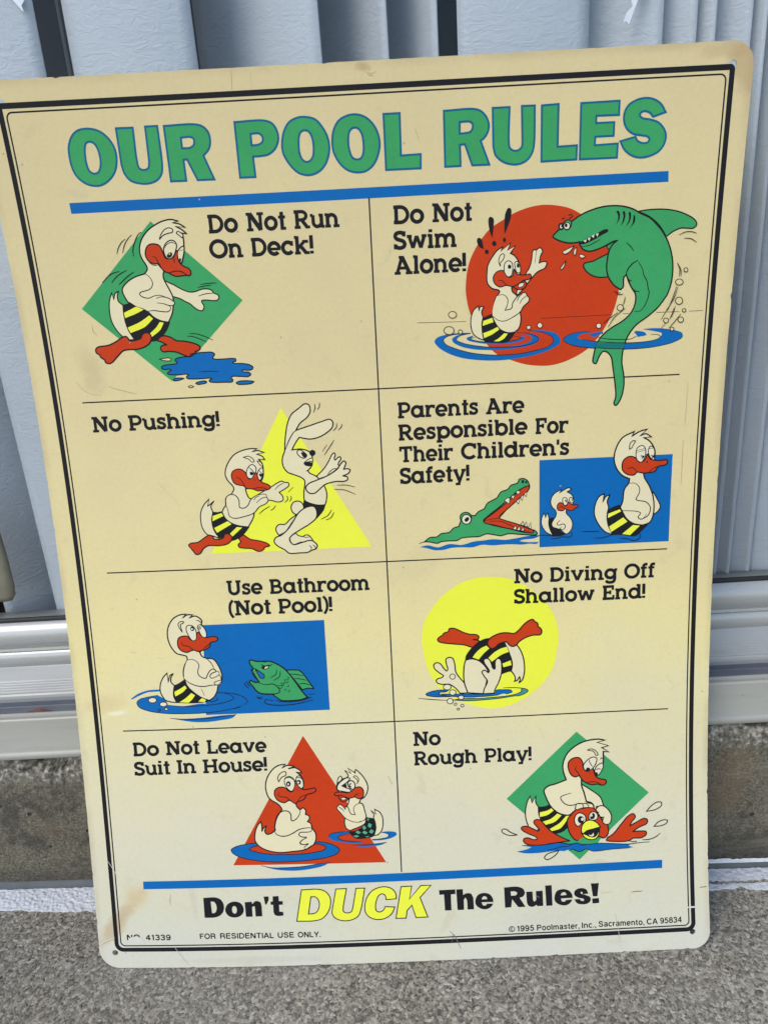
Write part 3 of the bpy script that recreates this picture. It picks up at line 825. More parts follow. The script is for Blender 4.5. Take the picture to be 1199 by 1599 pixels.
F skin 0.62 black;1749,3422 1796,3436 1822,3429 1836,3391 1827,3351 1781,3312 1719,3277 1649,3233 1634,3209 1645,3181 1664,3170 1726,3185 1780,3195 1806,3181 1824,3156 1812,3133 1782,3124 1754,3111 1694,3109 1627,3110 1595,3136 1544,3169 1526,3200 1542,3227 1576,3239 1625,3278 1670,3337 1707,3390
F skin 0.62 black;1772,3568 1793,3593 1847,3614 1914,3638 1955,3659 1996,3687 2021,3722 2041,3738 2054,3727 2042,3692 2038,3682* 2061,3684 2080,3677 2069,3654 2029,3636* 2058,3628 2060,3611 2037,3599 1978,3600 1904,3582 1863,3550 1828,3525 1795,3527 1777,3544
L black 0.44;1921,3641 1943,3670 1970,3688 1999,3687
L black 0.45;1767,3161 1783,3144 1775,3128
L black 0.45;1791,3163 1810,3147 1805,3130
F black 0.00 black;1854,3802 1850,3792 1842,3784 1831,3782 1821,3785 1814,3793 1812,3804 1816,3814 1824,3821 1834,3824 1844,3820 1852,3812
F pale 0.48 black;1730,3807 1735,3824 1754,3826 1782,3805 1794,3788 1776,3769 1748,3780
F black 0.00 black;1757,3810 1782,3805 1794,3788 1773,3773
F black 0.35 black;1771,3733 1797,3742 1829,3728 1815,3715 1783,3720
F skin 0.39 black;1774,3740* 1798,3758 1829,3770* 1834,3747 1811,3745
L black 0.44;1825,3718 1807,3696 1780,3679
S duck
F skin 0.53 black;1472,3550* 1534,3581 1576,3606 1610,3619 1629,3610 1655,3605 1656,3585 1625,3563 1587,3542* 1608,3517 1609,3487 1579,3475 1533,3487 1504,3492* 1382,3500*
L black 0.40;1559,3560 1588,3588 1625,3607
F skin 0.53 black;1134,3501* 1115,3485 1087,3466* 1102,3516* 1061,3474 1036,3421 1031,3367 1039,3312 1068,3267 1107,3255 1149,3236* 1117,3295 1107,3364 1120,3424* 1110,3465
F skin 0.58 black;1260,3543* 1280,3579 1272,3602 1243,3640 1230,3681 1242,3733 1269,3778 1305,3816 1360,3840 1413,3850 1461,3848* 1427,3830* 1464,3835 1508,3820* 1455,3812* 1493,3794 1507,3771* 1465,3776* 1486,3749 1491,3696 1484,3650 1465,3617* 1389,3580* 1359,3575* 1363,3548 1377,3514 1395,3500 1404,3405 1391,3365 1356,3309* 1300,3318 1248,3337 1205,3373 1182,3418* 1198,3448 1213,3467 1218,3514 1240,3537
F skin 0.00 black;1220,3507 1240,3537 1273,3540 1298,3521 1308,3490 1308,3450 1337,3443 1365,3457 1389,3500 1424,3525 1471,3537 1497,3532 1508,3495 1492,3469 1444,3444 1401,3405 1332,3385 1265,3374 1233,3385 1224,3440
L black 0.53;1217,3474 1219,3514 1240,3537 1273,3540 1298,3521 1308,3490 1308,3450 1337,3443 1366,3461 1389,3500 1424,3525 1471,3535 1497,3530 1501,3512
L black 0.53;1214,3474 1224,3440 1233,3392 1265,3374 1332,3383 1401,3405 1444,3447 1492,3469 1508,3495 1496,3512 1462,3504 1426,3475
L black 0.40;1408,3494 1426,3515 1450,3524
F black 0.40 black;1120,3424* 1149,3420 1183,3425* 1205,3373 1248,3337 1300,3315 1359,3307* 1337,3279 1308,3253 1238,3218 1159,3239 1143,3246* 1117,3295 1107,3364
F yellow 0.00 black;1117,3397* 1179,3415* 1190,3394* 1112,3360*
F yellow 0.00 black;1119,3312* 1217,3356* 1241,3334* 1136,3277*
F yellow 0.00 black;1225,3267* 1276,3312* 1313,3307* 1240,3246*
F red 0.59 black;930,3197 948,3210 996,3215 1053,3250 1081,3263 1103,3251 1112,3234 1159,3232 1180,3245 1185,3262 1209,3267 1234,3249 1232,3222 1202,3196 1141,3185 1067,3188 1032,3169 1001,3132 974,3130 962,3147* 945,3172*
F red 0.58 black;1282,3230* 1315,3253 1359,3223 1425,3207 1477,3187 1492,3170 1461,3161* 1439,3138 1412,3133 1367,3154 1313,3160 1281,3168 1275,3186 1294,3206
F red 0.53 black;1271,3666 1281,3698 1309,3714 1341,3712 1369,3688 1388,3644 1408,3650 1434,3685 1447,3678 1451,3644 1478,3617 1522,3595 1531,3578 1513,3565 1473,3560 1440,3560 1408,3573 1363,3582 1348,3599* 1319,3604 1287,3618
L black 0.44;1304,3661 1329,3646 1346,3616 1363,3582
L black 0.44;1402,3573 1449,3581 1488,3576 1510,3567
L black 0.44;1424,3647 1429,3629
F pale 0.44 black;1376,3694 1396,3730 1420,3742 1441,3724 1442,3698 1427,3672 1405,3646 1382,3654
L black 0.44;1395,3725 1419,3699 1433,3675
F pale 0.44 black;1450,3678 1466,3707 1486,3716 1490,3689 1477,3650 1463,3631 1451,3648
F black 0.00 black;1402,3693 1427,3682 1416,3669 1400,3673
F black 0.00 black;1462,3677 1483,3673 1471,3653 1462,3664
L black 0.57;1398,3723 1431,3682
L black 0.53;1462,3700 1484,3673
F skin 0.39 black;1363,3794* 1395,3800 1420,3788 1435,3764 1421,3758 1400,3779
F skin 0.39 black;1454,3765* 1477,3759 1490,3729 1481,3729
S motion_line
L black 0.40;1650,3542 1685,3574
S motion_line
L black 0.40;1638,3516 1643,3492 1619,3469
S motion_line
L black 0.40;1664,3515 1667,3495 1653,3475
S motion_line
L black 0.40;1437,3397 1469,3423 1516,3449
S motion_line
L black 0.40;1518,3419 1539,3430 1556,3452
S motion_line
L black 0.38;1870,4130 1871,4104 1860,4073
S motion_line
L black 0.38;1902,4138 1901,4112 1886,4091
S motion_line
L black 0.38;2009,3996 2004,3967 1980,3944
S motion_line
L black 0.38;2044,3988 2036,3966 2015,3949
S motion_line
L black 0.39;1984,3884 1946,3830 1912,3785
S motion_line
L black 0.39;1934,3854 1901,3810
S motion_line
L black 0.40;1986,3575 2048,3572 2108,3556
S motion_line
L black 0.40;1965,3547 2033,3539 2109,3505
S motion_line
L black 0.40;1938,3405 1910,3367 1860,3341
S motion_line
L black 0.40;1953,3387 1929,3349 1892,3334
A crocodile_family
S blue_rectangle
F blue 0.00 black;3359,3683* 4255,3683* 4253,3074* 3359,3073*
S crocodile
F blue 0.00 black;2530,3113* 2588,3123 2658,3106 2736,3126 2821,3116 2907,3136 2977,3141 3039,3146 3124,3138 3194,3145 3271,3157 3325,3160 3356,3155 3325,3139 3240,3132 3224,3125 3271,3115 3356,3111* 3340,3099 3286,3102 3240,3098 3162,3104 3100,3104 3038,3102 2960,3109 2898,3095 2820,3098 2750,3097 2696,3086 2634,3086 2580,3103
L black 0.45;2527,3139 2566,3148 2620,3145
F green 0.58 black;2566,3150* 2606,3178 2652,3181 2684,3202 2738,3209 2770,3238 2805,3248* 2821,3291 2826,3322 2857,3345 2888,3323 2918,3318* 2942,3345 2981,3364 3004,3401 3070,3437 3097,3475 3143,3492 3166,3518 3212,3535 3223,3558 3250,3562 3280,3544 3292,3512* 3257,3502 3212,3477 3150,3425 3088,3373 3010,3314 2975,3280 2994,3263 3071,3236 3163,3212 3240,3188 3287,3180 3318,3180 3302,3201 3325,3196 3345,3171 3333,3164 3240,3170 3147,3180 3093,3169 3039,3179 2993,3186 2946,3170 2884,3169 2822,3164 2791,3149 2721,3148 2682,3145 2655,3135 2604,3146
F red 0.53 black;3292,3508 3280,3474 3227,3429 3149,3362 3087,3306 3087,3290* 3133,3272 3210,3245 3279,3214 3318,3192 3314,3179 3271,3183 3210,3201 3132,3221 3056,3244 2979,3269 2987,3287 3041,3328 3119,3387 3181,3439 3227,3484 3257,3502
L black 0.40;2983,3276 3025,3289 3079,3295 3126,3340 3188,3400
L black 0.40;3010,3274 3087,3271 3179,3231 3302,3181
F pale 0.35 black;3119,3415* 3142,3433 3158,3429* 3154,3390*
F pale 0.35 black;3165,3444* 3192,3451* 3181,3420*
F pale 0.35 black;3200,3466* 3212,3481 3231,3472* 3215,3453*
F pale 0.35 black;3200,3407* 3227,3426* 3217,3387*
F pale 0.35 black;3230,3433* 3251,3448* 3242,3409*
F pale 0.35 black;3253,3456* 3274,3468* 3269,3435*
F pale 0.36 black;3229,3240* 3245,3263* 3256,3233*
F pale 0.36 black;3256,3231* 3268,3257* 3278,3222*
F pale 0.36 black;3283,3218* 3299,3251* 3302,3207*
F pale 0.36 black;3175,3211* 3198,3238* 3202,3206*
F pale 0.36 black;3202,3203* 3221,3231* 3229,3201*
F pale 0.36 black;3229,3201* 3252,3219* 3252,3195*
F green 0.53 black;2893,3307 2887,3289 2873,3277 2853,3273 2834,3279 2820,3293 2816,3311 2821,3329 2836,3341 2855,3345 2874,3340 2888,3326
F pale 0.49 black;2891,3294 2886,3277 2874,3265 2858,3262 2842,3267 2830,3280 2826,3297 2831,3314 2843,3326 2859,3329 2875,3324 2887,3311
F black 0.00 black;2845,3294 2868,3312 2878,3300 2867,3282 2852,3278
F black 0.00 black;3255,3541 3254,3535 3251,3531 3246,3529 3242,3531 3238,3536 3237,3542 3238,3548 3242,3552 3246,3554 3251,3552 3254,3547
F black 0.00 black;3276,3536 3275,3532 3272,3528 3269,3527 3266,3529 3263,3532 3262,3537 3263,3541 3266,3545 3269,3546 3272,3544 3275,3541
L black 0.45;3306,3159 3357,3158
S duckling
F skin 0.49 black;3416,3314* 3421,3291 3427,3273 3438,3227 3452,3154* 3412,3174 3385,3207 3372,3248 3379,3293 3392,3315* 3401,3283* 3410,3310*
F black 0.45 black;3425,3273* 3460,3276 3491,3197 3518,3169 3540,3161* 3500,3149 3456,3149* 3434,3191 3423,3237
F skin 0.49 black;3475,3311* 3469,3330 3447,3353 3436,3385 3442,3421 3464,3451 3509,3475* 3496,3452* 3525,3470 3559,3484 3577,3474* 3547,3456* 3573,3441 3588,3418 3591,3378* 3570,3338* 3543,3331* 3543,3308 3570,3275 3586,3238 3580,3193 3553,3162 3536,3163 3505,3192 3478,3202 3452,3213 3443,3236 3460,3271 3471,3289
L black 0.45;3500,3260 3480,3234 3491,3225 3526,3232 3537,3218 3529,3196 3511,3192 3496,3208
L black 0.36;3502,3197 3511,3212
F red 0.49 black;3480,3352 3486,3374 3503,3384 3521,3372 3539,3358 3556,3384 3569,3374 3587,3364 3622,3361 3622,3349 3605,3341 3592,3328 3570,3325 3543,3335 3534,3340* 3526,3329 3499,3326 3484,3336
L black 0.40;3495,3349 3512,3355 3534,3340
F pale 0.40 black;3517,3395 3521,3415 3538,3416 3552,3393 3545,3366 3530,3363
F pale 0.40 black;3562,3397 3569,3415 3586,3409 3591,3382 3578,3378
F black 0.00 black;3532,3403 3547,3393 3543,3382
F black 0.00 black;3578,3408 3586,3396 3582,3387
L black 0.45;3346,3156 3394,3159 3452,3149
L black 0.45;3438,3131 3483,3132 3518,3141 3553,3137 3580,3143 3584,3161 3573,3175
S duck
F skin 0.62 black;3838,3423* 3822,3377 3832,3334 3824,3291 3834,3212 3861,3141* 3814,3161 3767,3215 3736,3286 3739,3355 3767,3414 3800,3431* 3791,3374* 3813,3412
F skin 0.53 black;4131,3431* 4162,3378 4185,3325 4169,3291 4136,3267*
F skin 0.66 black;3969,3528* 3922,3551 3879,3604 3861,3672 3875,3747 3914,3811 3991,3849* 3975,3817* 4027,3847 4076,3860* 4029,3818* 4069,3829 4107,3806* 4054,3805* 4096,3778 4131,3718 4134,3651* 4063,3570* 4068,3536 4108,3466 4137,3379 4140,3276 4117,3216 4067,3197* 4007,3212 3956,3250 3912,3330* 3927,3372 3937,3457 3965,3498
L black 0.53;3966,3497 4007,3495 4037,3465 4039,3427 4019,3381 4087,3360 4118,3320 4107,3269 4074,3246 4053,3241 4036,3255 4052,3284 4030,3296 3921,3308
L black 0.40;4074,3248 4094,3278
L black 0.40;4095,3252 4107,3273
F black 0.44 black;3832,3316* 3861,3332 3904,3347* 3930,3286 3982,3222 4033,3203 4101,3199* 4060,3158 4018,3125 3933,3138 3861,3141* 3830,3212 3822,3273
F yellow 0.00 black;3830,3290* 3908,3317* 3919,3303* 3829,3260*
F yellow 0.00 black;3839,3199* 3934,3259* 3963,3228* 3852,3159*
F yellow 0.00 black;3929,3142* 4003,3202* 4050,3195* 3984,3131*
F red 0.61 black;3917,3602 3923,3653 3960,3680 3997,3674 4035,3639 4068,3654 4083,3691 4101,3661 4134,3647 4184,3644 4213,3647 4222,3626 4202,3610 4161,3604 4138,3571 4096,3564 4063,3562 4021,3572* 3997,3552 3955,3558 3926,3581
L black 0.44;3950,3597 3987,3603 4021,3572
L black 0.44;4096,3567 4136,3596 4169,3606
F black 0.00 black;4090,3636 4089,3634 4087,3632 4084,3632 4080,3632 4078,3634 4077,3637 4078,3639 4080,3641 4083,3642 4087,3641 4089,3639
F pale 0.43 black;4007,3690 4015,3736 4048,3751 4069,3729 4067,3671 4044,3638 4018,3652
F pale 0.43 black;4089,3712 4101,3744 4122,3735 4132,3693 4113,3660 4096,3682
L black 0.43;4012,3719 4065,3730
L black 0.43;4012,3707 4067,3719
L black 0.43;4091,3728 4127,3731
L black 0.69;4038,3681 4059,3676 4047,3662
L black 0.69;4108,3682 4125,3672 4117,3664
F skin 0.43 black;3962,3730* 3965,3767 3985,3787 4001,3784* 3986,3758 3976,3738
L black 0.45;3649,3173 3712,3170 3772,3167
L black 0.45;3738,3122 3789,3120 3861,3139
L black 0.45;3912,3112 3968,3105 4019,3091 4057,3118 4047,3145
A fish_bathing
S blue_rectangle
F blue 0.00 black;974,2614* 1837,2616* 1839,1946* 944,1943*
S water_ripple
F blue 0.00 black;406,2083* 459,2118 538,2144 629,2148* 628,2137 537,2129 472,2106 416,2079*
F blue 0.00 black;605,2105* 526,2093 469,2077 449,2053 463,2019 531,1988 635,1968 774,1959 945,1959* 950,2024 779,2016 675,2027* 657,2071 624,2094*
F blue 0.00 black;680,1928* 771,1921 911,1924 1052,1936 1164,1939* 1134,1915 1049,1900 943,1890 839,1895 756,1911
L black 0.47;605,2105 526,2093 469,2077 449,2053 463,2019 531,1988 635,1968 774,1959 945,1960 1054,1969 1195,1992 1143,1982 1211,2005
L black 0.47;675,2027 779,2014 953,2016 1059,2027 1130,2046 1155,2063 1133,2085 1079,2105 1030,2109
L black 0.47;976,2044 1018,2046 1040,2060 1027,2071
L black 0.47;680,1928 784,1917 945,1916 1051,1925 1164,1939
L black 0.47;1041,2106 1110,2103 1179,2089 1232,2062 1251,2036 1229,2009
F pale 0.43 black;594,2067 589,2058 578,2051 563,2049 549,2052 538,2059 535,2069 540,2079 552,2086 567,2088 581,2085 591,2077
F pale 0.43 black;667,2034 663,2026 652,2020 639,2018 626,2021 617,2028 614,2036 618,2044 628,2050 642,2052 655,2049 664,2043
F pale 0.43 black;671,1998 669,1993 664,1990 657,1989 651,1991 647,1994 646,1999 648,2003 652,2006 659,2007 665,2005 669,2002
F blue 0.43 black;617,1991 615,1987 612,1984 608,1983 604,1984 601,1987 600,1991 602,1995 605,1998 609,1999 613,1998 616,1995
S duck
F skin 0.61 black;733,2173* 711,2199 714,2235 732,2263* 708,2249 690,2200* 688,2268* 658,2237 633,2187 628,2130 645,2086 657,2067 698,2051 739,2046* 722,2090 725,2141
F skin 0.66 black;843,2366 838,2388 812,2398 771,2412 734,2464 717,2535 727,2606 767,2668 818,2695 863,2700* 836,2673* 873,2694 910,2692* 884,2671* 926,2683 959,2664 971,2643 966,2622 992,2574 995,2525* 983,2468* 937,2413* 949,2384 982,2368 1030,2359 1066,2300 1082,2235 1070,2178 1048,2157 1038,2121 1014,2079 977,2052* 923,2075 864,2121 826,2166 810,2217* 805,2260 818,2317
F skin 0.00 black;843,2359 871,2365 904,2350 923,2320 916,2278 917,2249 936,2226 963,2220 983,2253 1002,2278 1024,2286 1043,2269 1060,2265 1061,2239 1072,2203 1067,2178 1041,2161 1000,2166 944,2158 889,2167 836,2194 810,2220
L black 0.56;843,2359 871,2365 904,2350 923,2320 912,2278 913,2249 936,2226 963,2220 983,2253 1002,2278 1024,2286 1043,2269 1007,2252 995,2231 1008,2218 1033,2226 1062,2243 1060,2265 1043,2269
L black 0.47;1033,2226 1065,2239 1072,2203 1040,2194 1022,2183 1028,2169 1049,2168 1071,2189
L black 0.56;1049,2164 1000,2166 944,2158 889,2167 836,2194 810,2220
L black 0.47;978,2368 1007,2338 1025,2302 1033,2280
L black 0.28;922,2144 934,2118 944,2085
F black 0.42 black;733,2173* 765,2186 809,2213* 826,2166 864,2121 923,2075 984,2050* 934,2042 850,2038 739,2046* 722,2090 725,2141
F yellow 0.00 black;729,2126* 769,2146 809,2170* 821,2151* 787,2120 733,2091*
F yellow 0.00 black;760,2047* 812,2080 850,2113* 876,2095* 852,2064 826,2041*
F yellow 0.00 black;897,2047* 923,2072* 953,2058* 941,2042*
F red 0.61 black;785,2497 795,2525 824,2538 858,2536 883,2508 914,2506 928,2556 943,2564 955,2540 981,2522 1016,2524 1057,2526 1075,2511 1061,2493 1019,2482 1010,2453 980,2433 952,2427 924,2420 898,2432 880,2429 841,2417 801,2436 786,2462
L black 0.47;815,2496 812,2478 832,2467 859,2462 891,2436 924,2420
L black 0.47;960,2433 989,2457 1019,2481
L black 0.47;936,2523 946,2509
F pale 0.47 black;869,2537 855,2580 862,2612 893,2615 921,2584 924,2542 918,2510 897,2501 881,2515
F pale 0.46 black;944,2576 937,2605 955,2618 981,2596 995,2560 992,2525 968,2526
F black 0.00 black;884,2589 892,2607 909,2603 911,2581 896,2573
F pale 0.00 black;903,2589 902,2585 899,2583 895,2582 892,2583 890,2586 889,2589 890,2593 893,2595 897,2596 900,2595 902,2592
F black 0.00 black;941,2594 951,2608 960,2601 958,2586 949,2583
F pale 0.00 black;954,2594 953,2591 951,2590 949,2589 947,2590 945,2592 945,2594 946,2597 947,2598 950,2599 952,2598 954,2596
F skin 0.46 black;825,2568* 809,2596 801,2628 817,2645 841,2644 836,2634 818,2624 819,2596
L black 0.46;930,2651 951,2647 968,2625
S fish
F green 0.61 black;1543,2256* 1592,2256 1639,2249 1671,2213 1703,2161 1734,2109* 1693,2115 1651,2106* 1600,2180
L black 0.47;1562,2228 1617,2221 1664,2210
L black 0.47;1601,2193 1642,2187 1690,2173
L black 0.47;1633,2150 1668,2152 1715,2135
F green 0.70 black;1287,2337 1301,2342 1335,2331 1376,2329 1431,2327 1484,2303 1537,2262 1600,2173 1650,2091 1685,2047* 1632,2031 1549,2027 1494,2030* 1435,2079* 1449,2081 1352,2090 1319,2113 1301,2142 1275,2176* 1283,2190 1317,2174 1345,2176* 1320,2221 1296,2268* 1310,2278 1292,2308
L black 0.56;1344,2169 1378,2157 1405,2154 1440,2158 1473,2135 1488,2102 1477,2088 1428,2081 1373,2083 1332,2094
F deep 0.47 black;1324,2271* 1357,2251 1386,2225 1381,2204 1360,2205 1342,2234
L black 0.47;1297,2290 1344,2263 1383,2229
L black 0.47;1310,2275 1301,2250 1316,2214 1351,2173
F pale 0.47 black;1370,2287 1394,2289 1422,2299 1418,2281 1396,2271 1376,2277
F black 0.00 black;1395,2286 1393,2280 1390,2276 1385,2275 1380,2276 1377,2281 1376,2287 1378,2292 1381,2296 1386,2298 1391,2296 1394,2291
L black 0.61;1368,2306 1394,2293 1422,2295 1450,2303
L black 0.47;1383,2324 1410,2321
L black 0.47;1478,2264 1469,2229 1429,2205
L black 0.47;1501,2249 1496,2213 1449,2183
L black 0.37;1551,2211 1559,2196 1542,2183 1525,2187
L black 0.37;1525,2183 1534,2168 1516,2158 1507,2170
L black 0.37;1555,2178 1551,2164 1534,2161
L black 0.38;1499,2166 1508,2144 1491,2142 1474,2146
L black 0.38;1523,2155 1515,2140 1505,2145
L black 0.38;1557,2146 1552,2132 1539,2136
L black 0.38;1508,2134 1496,2121 1483,2131
L black 0.38;1538,2118 1530,2107 1520,2111
L black 0.38;1558,2113 1557,2095 1543,2096
L black 0.47;1438,2032 1384,2041 1372,2024 1395,2008 1478,1996 1589,2000 1729,2027
L black 0.47;1452,2031 1521,2021 1625,2024 1717,2047
L black 0.47;1694,2071 1742,2069
L black 0.42;1237,2177 1246,2152 1269,2133
L black 0.42;1255,2187 1261,2166 1280,2147
L black 0.42;1316,2069 1336,2060 1358,2066
L black 0.42;1322,2058 1343,2050 1360,2055
A diving_duck
S yellow_disc
F yellow 0.00 black;2522,2482 2551,2589 2603,2666 2655,2734 2720,2787 2788,2831 2856,2858 2933,2875 3013,2876 3089,2870 3161,2852 3267,2794 3370,2705 3419,2646 3455,2583 3482,2496 3490,2401 3481,2330 3443,2174 3359,2056 3223,1954 3088,1906 2977,1901 2840,1940 2726,1994 2628,2080 2560,2208 2528,2348
S water_ripple
F blue 0.47 black;2699,2004* 2595,2009 2540,2022 2535,2031 2566,2046 2628,2056 2701,2055* 2676,2041 2633,2039 2633,2023 2712,2010 2810,2002*
F blue 0.38 black;2639,2026* 2749,2021 2835,2017 2945,2011 3031,2016 3038,2035 3093,2037 3142,2032 3153,2017 3130,2008 3056,1999 2933,1992 2810,1995 2687,2008*
F pale 0.00 black;3056,1999* 3093,2007 3111,2004* 3092,1994 3062,1992*
F sea 0.42 black;2729,1977* 2833,1966 2963,1968 3055,1973 3178,1986 3197,1985 3251,2004 3268,2021 3252,2035 3225,2041* 3220,2034 3219,2017 3181,2000 3117,1989 3009,1983 2901,1980 2871,1983 2785,1984*
L black 0.47;2479,2002 2564,1990 2686,1976
L black 0.47;3088,2051 3145,2050 3214,2043 3252,2034 3268,2021
S duck
F red 0.65 black;2711,2491* 2716,2508 2734,2514 2761,2508 2815,2479 2860,2463 2910,2456 2925,2441 2918,2422 2882,2422* 2913,2417 2940,2402* 2894,2362* 2869,2367 2821,2385 2761,2394 2670,2408 2640,2419 2632,2435 2648,2453 2669,2465* 2679,2480 2703,2486*
L black 0.56;2879,2422 2913,2417 2940,2402
F skin 0.65 black;3104,2393* 3136,2315 3153,2238 3151,2174* 3173,2138 3178,2109 3170,2096* 3189,2101 3208,2128* 3213,2113 3204,2083* 3226,2101 3243,2157 3244,2224 3230,2297 3193,2366 3151,2390*
F black 0.56 black;2827,2273* 2831,2299 2869,2354 2931,2405 2992,2424 3104,2390* 3136,2315 3156,2251 3158,2212 3151,2174* 3127,2172 3084,2158* 2999,2194 2939,2249 2891,2280
F yellow 0.00 black;2876,2290* 2905,2327 2936,2354 2976,2373* 2997,2351* 2959,2318 2919,2272*
F yellow 0.00 black;2989,2281* 3032,2320 3082,2347 3121,2357* 3135,2319* 3081,2299 3013,2251*
F yellow 0.00 black;3088,2233* 3147,2254* 3152,2219* 3094,2206*
F red 0.70 black;2997,2360 2984,2389 2998,2420 3041,2447 3090,2461 3138,2459 3174,2453 3205,2473 3248,2519 3285,2545 3309,2550 3324,2534* 3342,2520 3346,2495* 3363,2482 3371,2462 3362,2437 3307,2434 3259,2420 3210,2391 3185,2364 3161,2358 3137,2372 3122,2392 3094,2391 3064,2379 3033,2352 3011,2349
F skin 0.61 black;2810,2105* 2783,2138 2754,2187 2747,2252 2733,2291 2709,2298 2687,2286 2689,2248 2697,2209 2688,2198 2670,2217 2641,2257 2613,2261 2598,2246 2603,2220 2644,2180 2665,2163 2655,2151 2625,2143 2611,2130 2620,2111 2654,2099 2703,2097 2745,2069 2780,2026* 2835,2026*
F skin 0.66 black;2835,2026* 2813,2101 2809,2166 2817,2242 2827,2273* 2867,2279 2915,2266 2957,2229 2986,2170 2972,2106 2952,2014*
F skin 0.61 black;2945,2014* 2953,2049 2978,2106 2955,2145 2941,2178 2956,2191 2986,2170* 2993,2182 2958,2248 2958,2270 2983,2277 3001,2258 3021,2200 3033,2196 3037,2250 3053,2274 3074,2264 3082,2216 3078,2159 3058,2095 3032,2045 3022,2014*
L black 0.47;3021,2206 3030,2193 3036,2212
F skin 0.42 black;2749,2152 2746,2143 2738,2136 2728,2134 2718,2137 2711,2144 2709,2154 2712,2164 2719,2171 2730,2173 2740,2170 2747,2162
F pale 0.42 black;2716,2075 2712,2065 2702,2058 2688,2056 2674,2059 2664,2067 2661,2078 2665,2088 2675,2095 2689,2097 2703,2094 2713,2086
F pale 0.42 black;2750,2034 2746,2024 2737,2017 2726,2014 2714,2018 2706,2026 2703,2036 2706,2046 2715,2053 2727,2055 2738,2052 2747,2044
F pale 0.42 black;2805,1992 2802,1985 2795,1980 2785,1978 2775,1981 2767,1987 2765,1994 2768,2002 2775,2007 2786,2009 2796,2006 2803,2000
F pale 0.42 black;2727,1969 2724,1959 2716,1952 2705,1950 2694,1954 2687,1961 2684,1971 2687,1981 2696,1988 2706,1990 2717,1987 2725,1979
F pale 0.38 black;2753,1945 2751,1941 2748,1938 2743,1937 2739,1938 2735,1941 2734,1946 2736,1950 2739,1953 2744,1954 2748,1952 2752,1949
F pale 0.38 black;2803,1931 2802,1926 2798,1923 2792,1922 2787,1923 2783,1927 2781,1932 2783,1937 2787,1941 2793,1942 2798,1940 2802,1936
F pale 0.38 black;2771,1907 2770,1904 2766,1901 2762,1900 2757,1902 2754,1904 2753,1908 2754,1911 2758,1914 2762,1915 2767,1913 2770,1911
A suitless_duck
S red_triangle
F red 0.00 black;1634,1758* 2191,767* 1062,788*
S water_ripple
F blue 0.00 black;1267,779* 1337,760 1443,756 1586,761 1693,776 1779,785* 1728,759 1642,741 1549,731 1456,733 1357,748
L black 0.48;1267,779 1337,761 1443,756 1586,761 1693,776 1779,785
F blue 0.48 black;1249,955* 1170,947 1091,931 1054,907 1066,880 1128,845 1233,819 1361,803 1503,802 1660,810 1789,831 1843,858 1852,880 1814,914 1738,940 1667,946* 1670,932* 1723,922 1750,906 1742,884 1663,865 1556,856 1449,858 1329,865 1238,885 1189,906 1212,923 1255,933*
F blue 0.00 black;1932,1013* 1839,1011 1788,999 1776,977 1802,953 1868,936 1944,924 2021,926 2022,935* 1934,941 1868,953 1845,974 1870,987 1931,996*
L black 0.48;1932,1013 1839,1011 1788,999 1776,977
L black 0.48;1931,996 1870,987 1845,974 1868,953 1934,940 2022,931
F blue 0.00 black;2162,1000* 2212,1003 2272,992 2277,974 2243,953 2181,939 2099,937* 2094,948* 2166,951 2213,960 2219,980 2195,992*
L black 0.48;2094,944 2165,949 2213,960 2219,977 2200,989 2168,996
F blue 0.00 black;1954,909* 2042,908 2131,912 2203,920* 2163,902 2097,894 2014,892
L black 0.43;1954,909 2042,908 2131,912 2203,920
S duck
F skin 0.67 black;1436,1189* 1447,1203 1425,1241 1358,1295 1338,1377 1354,1449 1400,1514 1444,1541 1493,1548* 1467,1522* 1507,1538 1559,1530* 1512,1513* 1562,1518 1602,1490 1607,1477* 1570,1485* 1600,1454 1617,1409 1608,1358* 1598,1307* 1552,1243* 1558,1221 1581,1198 1600,1210 1620,1192 1618,1159* 1642,1147 1644,1125 1629,1104* 1653,1088 1658,1055* 1684,1009 1681,958 1661,922 1652,918 1600,890 1507,879 1408,875 1324,893 1262,929 1236,971 1240,1037 1265,1095 1288,1116* 1292,1079 1290,1042* 1306,1071 1324,1082* 1311,1042 1324,1019 1360,1025 1390,1050* 1386,1065 1405,1139
L black 0.63;1384,1047 1390,1021 1425,1001 1467,1000 1511,1016 1569,1047 1626,1056 1658,1053
L black 0.63;1384,1047 1392,1110 1417,1168 1457,1192 1492,1187 1509,1164 1513,1116 1527,1115 1560,1140 1580,1183 1578,1198
L black 0.58;1658,1053 1653,1029 1624,1023 1568,1021 1561,1003 1580,988 1615,983 1571,955 1568,926
L black 0.58;1616,982 1576,958 1564,943 1588,928 1624,933 1594,905 1600,890
F red 0.62 black;1399,1330 1407,1356 1433,1373 1475,1371 1509,1340 1533,1339 1554,1397 1569,1400 1581,1374 1608,1351 1657,1352 1696,1358 1704,1339 1684,1322 1634,1309 1618,1281 1589,1264 1567,1261 1552,1244 1532,1255 1505,1271 1468,1255 1427,1270 1404,1301
L black 0.48;1434,1336 1426,1314 1443,1303 1485,1294 1518,1263 1552,1244
L black 0.48;1567,1261 1590,1293 1634,1309
L black 0.48;1562,1353 1578,1343
F pale 0.48 black;1478,1415 1487,1444 1516,1454 1546,1434 1554,1397 1541,1354 1526,1340 1496,1363
F pale 0.48 black;1563,1419 1572,1451 1593,1454 1612,1424 1613,1373 1601,1359 1574,1382
L black 0.48;1485,1440 1519,1446 1549,1423
L black 0.48;1567,1441 1589,1443 1609,1428
F black 0.00 black;1523,1397 1520,1387 1514,1380 1505,1377 1497,1380 1491,1388 1490,1398 1493,1409 1499,1416 1508,1418 1516,1415 1522,1407
